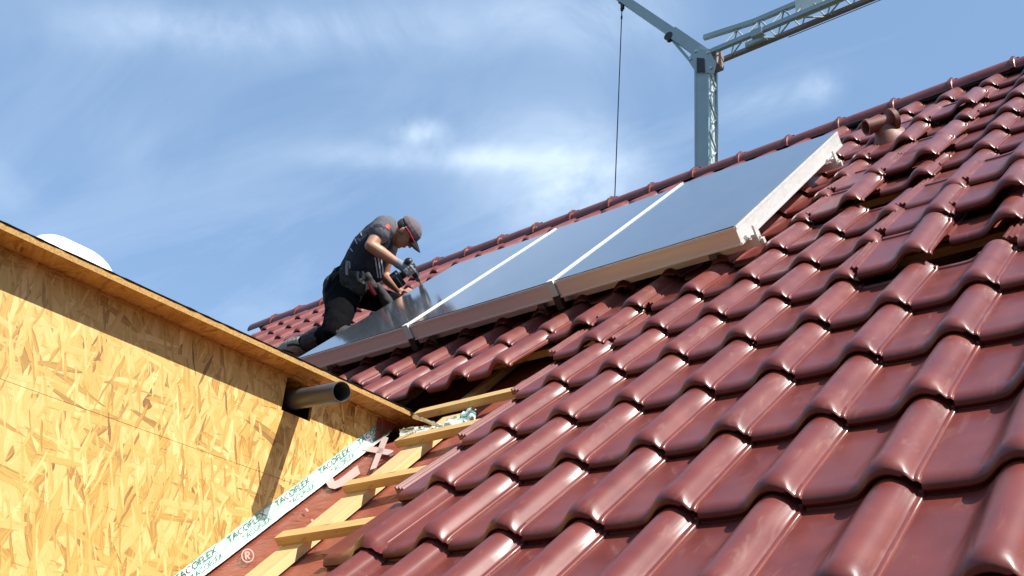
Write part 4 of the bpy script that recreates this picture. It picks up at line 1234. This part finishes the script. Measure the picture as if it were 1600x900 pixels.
# cut the lower half of the cap crown away
bm = bmesh.new(); bm.from_mesh(cap.data)
pc = hc + hup * .040 - worker.location
bmesh.ops.bisect_plane(bm, geom=bm.verts[:] + bm.edges[:] + bm.faces[:], plane_co=pc, plane_no=(hup * 1.0 + hfw * .10).normalized(), clear_inner=True)
bm.to_mesh(cap.data); bm.free()
def brim_fn(bm):
    n = 16; top = []; bot = []
    base = hc + hup * .046 + hfw * .075
    for j in range(5):
        tr = []; br = []
        for i in range(n + 1):
            u = (i / n - .5) * 2; t = j / 4
            p_ = base + hsd * (u * .076 * (1 - .10 * t * t)) + hfw * (.012 + .098 * t * math.sqrt(max(.05, 1 - .72 * u * u)) - .020 * u * u) - hup * (.030 * u * u + .022 * t)
            tr.append(bm.verts.new(p_ + hup * .003)); br.append(bm.verts.new(p_ - hup * .003))
        top.append(tr); bot.append(br)
    for j in range(4):
        for i in range(n):
            bm.faces.new((top[j][i], top[j][i + 1], top[j + 1][i + 1], top[j + 1][i])); bm.faces.new((bot[j][i], bot[j + 1][i], bot[j + 1][i + 1], bot[j][i + 1]))
    edge = [(top[j][0], bot[j][0]) for j in range(5)] + [(top[4][i], bot[4][i]) for i in range(1, n + 1)] + [(top[j][n], bot[j][n]) for j in (3, 2, 1, 0)]
    for (a, b_), (c, d) in zip(edge[:-1], edge[1:]): bm.faces.new((a, c, d, b_))
part('cap_brim', 'cap_dark', worker, brim_fn, smooth=60)
def glass_fn(bm):
    tube(bm, [hc + hup * .030 - hfw * .020 + hsd * -.084, hc + hup * .034 + hfw * .03 + hsd * -.086, hc + hup * .030 + hfw * .085 + hsd * -.068], [.006, .007, .008], 8)
    tube(bm, [hc + hup * .030 - hfw * .020 + hsd * .084, hc + hup * .034 + hfw * .03 + hsd * .086, hc + hup * .030 + hfw * .085 + hsd * .068], [.006, .007, .008], 8)
    tube(bm, [hc + hup * .028 + hfw * (.085 + .022 * math.cos(t)) + hsd * .068 * math.sin(t) for t in [-1.5 + 3 * i / 10 for i in range(11)]], .007, 8)
part('glasses', 'glasses_red', worker, glass_fn, smooth=60)
for sg in (-1, 1):
    bm = bmesh.new(); ell(bm, hc + hup * .014 + hfw * .082 + hsd * .031 * sg, hsd * .014, hfw * .010, hup * .007, 10); finish(bm, 'eye', 'eye_dark', worker, smooth=180)
bm = bmesh.new(); ell(bm, hc - hup * .056 + hfw * .0905, hsd * .023, hfw * .006, hup * .005, 10); finish(bm, 'lips', 'lip', worker, smooth=180)
# ---- cordless drill in the gloved right hand
dA = C(637, 407, 7.64); dB = C(652, 434, 7.72); ddir = (dB - dA).normalized()
grip0 = C(642, 421, 7.67); bat = C(621, 436, 7.66)
gdir = (bat - grip0).normalized(); gx = ddir.cross(gdir).normalized()
drill = empty('cordless_drill', bat, 'black cordless drill with battery in the gloved hand', 'drill')
def dbody(bm):
    tube(bm, [dA - ddir * .012, dA, dA + ddir * .05, dA + ddir * .095, dB - ddir * .012], [.018, .031, .033, .031, .024], 18)
    bar(bm, grip0 - gdir * .01, bat - gdir * .03, .036, .044, ddir, .010)
part('housing', 'tool_black', drill, dbody, smooth=50)
part('chuck', 'tool_grey', drill, lambda bm: tube(bm, [dB - ddir * .012, dB + ddir * .02, dB + ddir * .032], [.021, .020, .011], 16), smooth=40)
part('bit', 'steel', drill, lambda bm: tube(bm, [dB + ddir * .032, dB + ddir * .062], [.0045, .004], 8), smooth=40)
part('housing_band', 'tool_grey', drill, lambda bm: tube(bm, [dA + ddir * .018, dA + ddir * .030], [.0335, .0345], 18), smooth=40)
bfr = frame(gx, ddir - gdir * ddir.dot(gdir), gdir, bat)
bfr = frame(gx, (ddir - gdir * ddir.dot(gdir)).normalized(), gdir, bat)
part('battery', 'tool_black', drill, lambda bm: add_box(bm, (-.038, -.050, -.032), (.038, .056, .034), bfr, .008), smooth=50)
part('battery_band', 'tool_grey', drill, lambda bm: (add_box(bm, (-.0395, -.040, -.006), (.0395, .046, .004), bfr, .001), add_box(bm, (-.030, -.0515, -.024), (.030, -.0495, -.010), bfr)))
def glove_fn(bm):
    palm = C(635, 420, 7.65); kx = ddir; ky = gdir
    capsule(bm, wrR.lerp(elR, .10), .034, wrR, .036); capsule(bm, wrR, .035, palm, .038, flat=(Fw, .85))
    for k, (along, ln) in enumerate(((.004, .050), (.024, .056), (.043, .053), (.060, .044))):
        b0 = palm + R_ * .018 + gdir * (along - .022) - Fw * .026 + U_ * .006
        b1 = b0 + ddir * .030 - Fw * .012 + R_ * .008; b2 = b1 + ddir * .018 + Fw * .026
        capsule(bm, b0, .0125, b1, .0115); capsule(bm, b1, .0115, b2, .010)
    capsule(bm, palm + U_ * .02, .015, palm + R_ * .040 + U_ * .022 - Fw * .005, .012)
blob('glove', 'glove_grey', worker, glove_fn, .005, 2, .0015, 40)
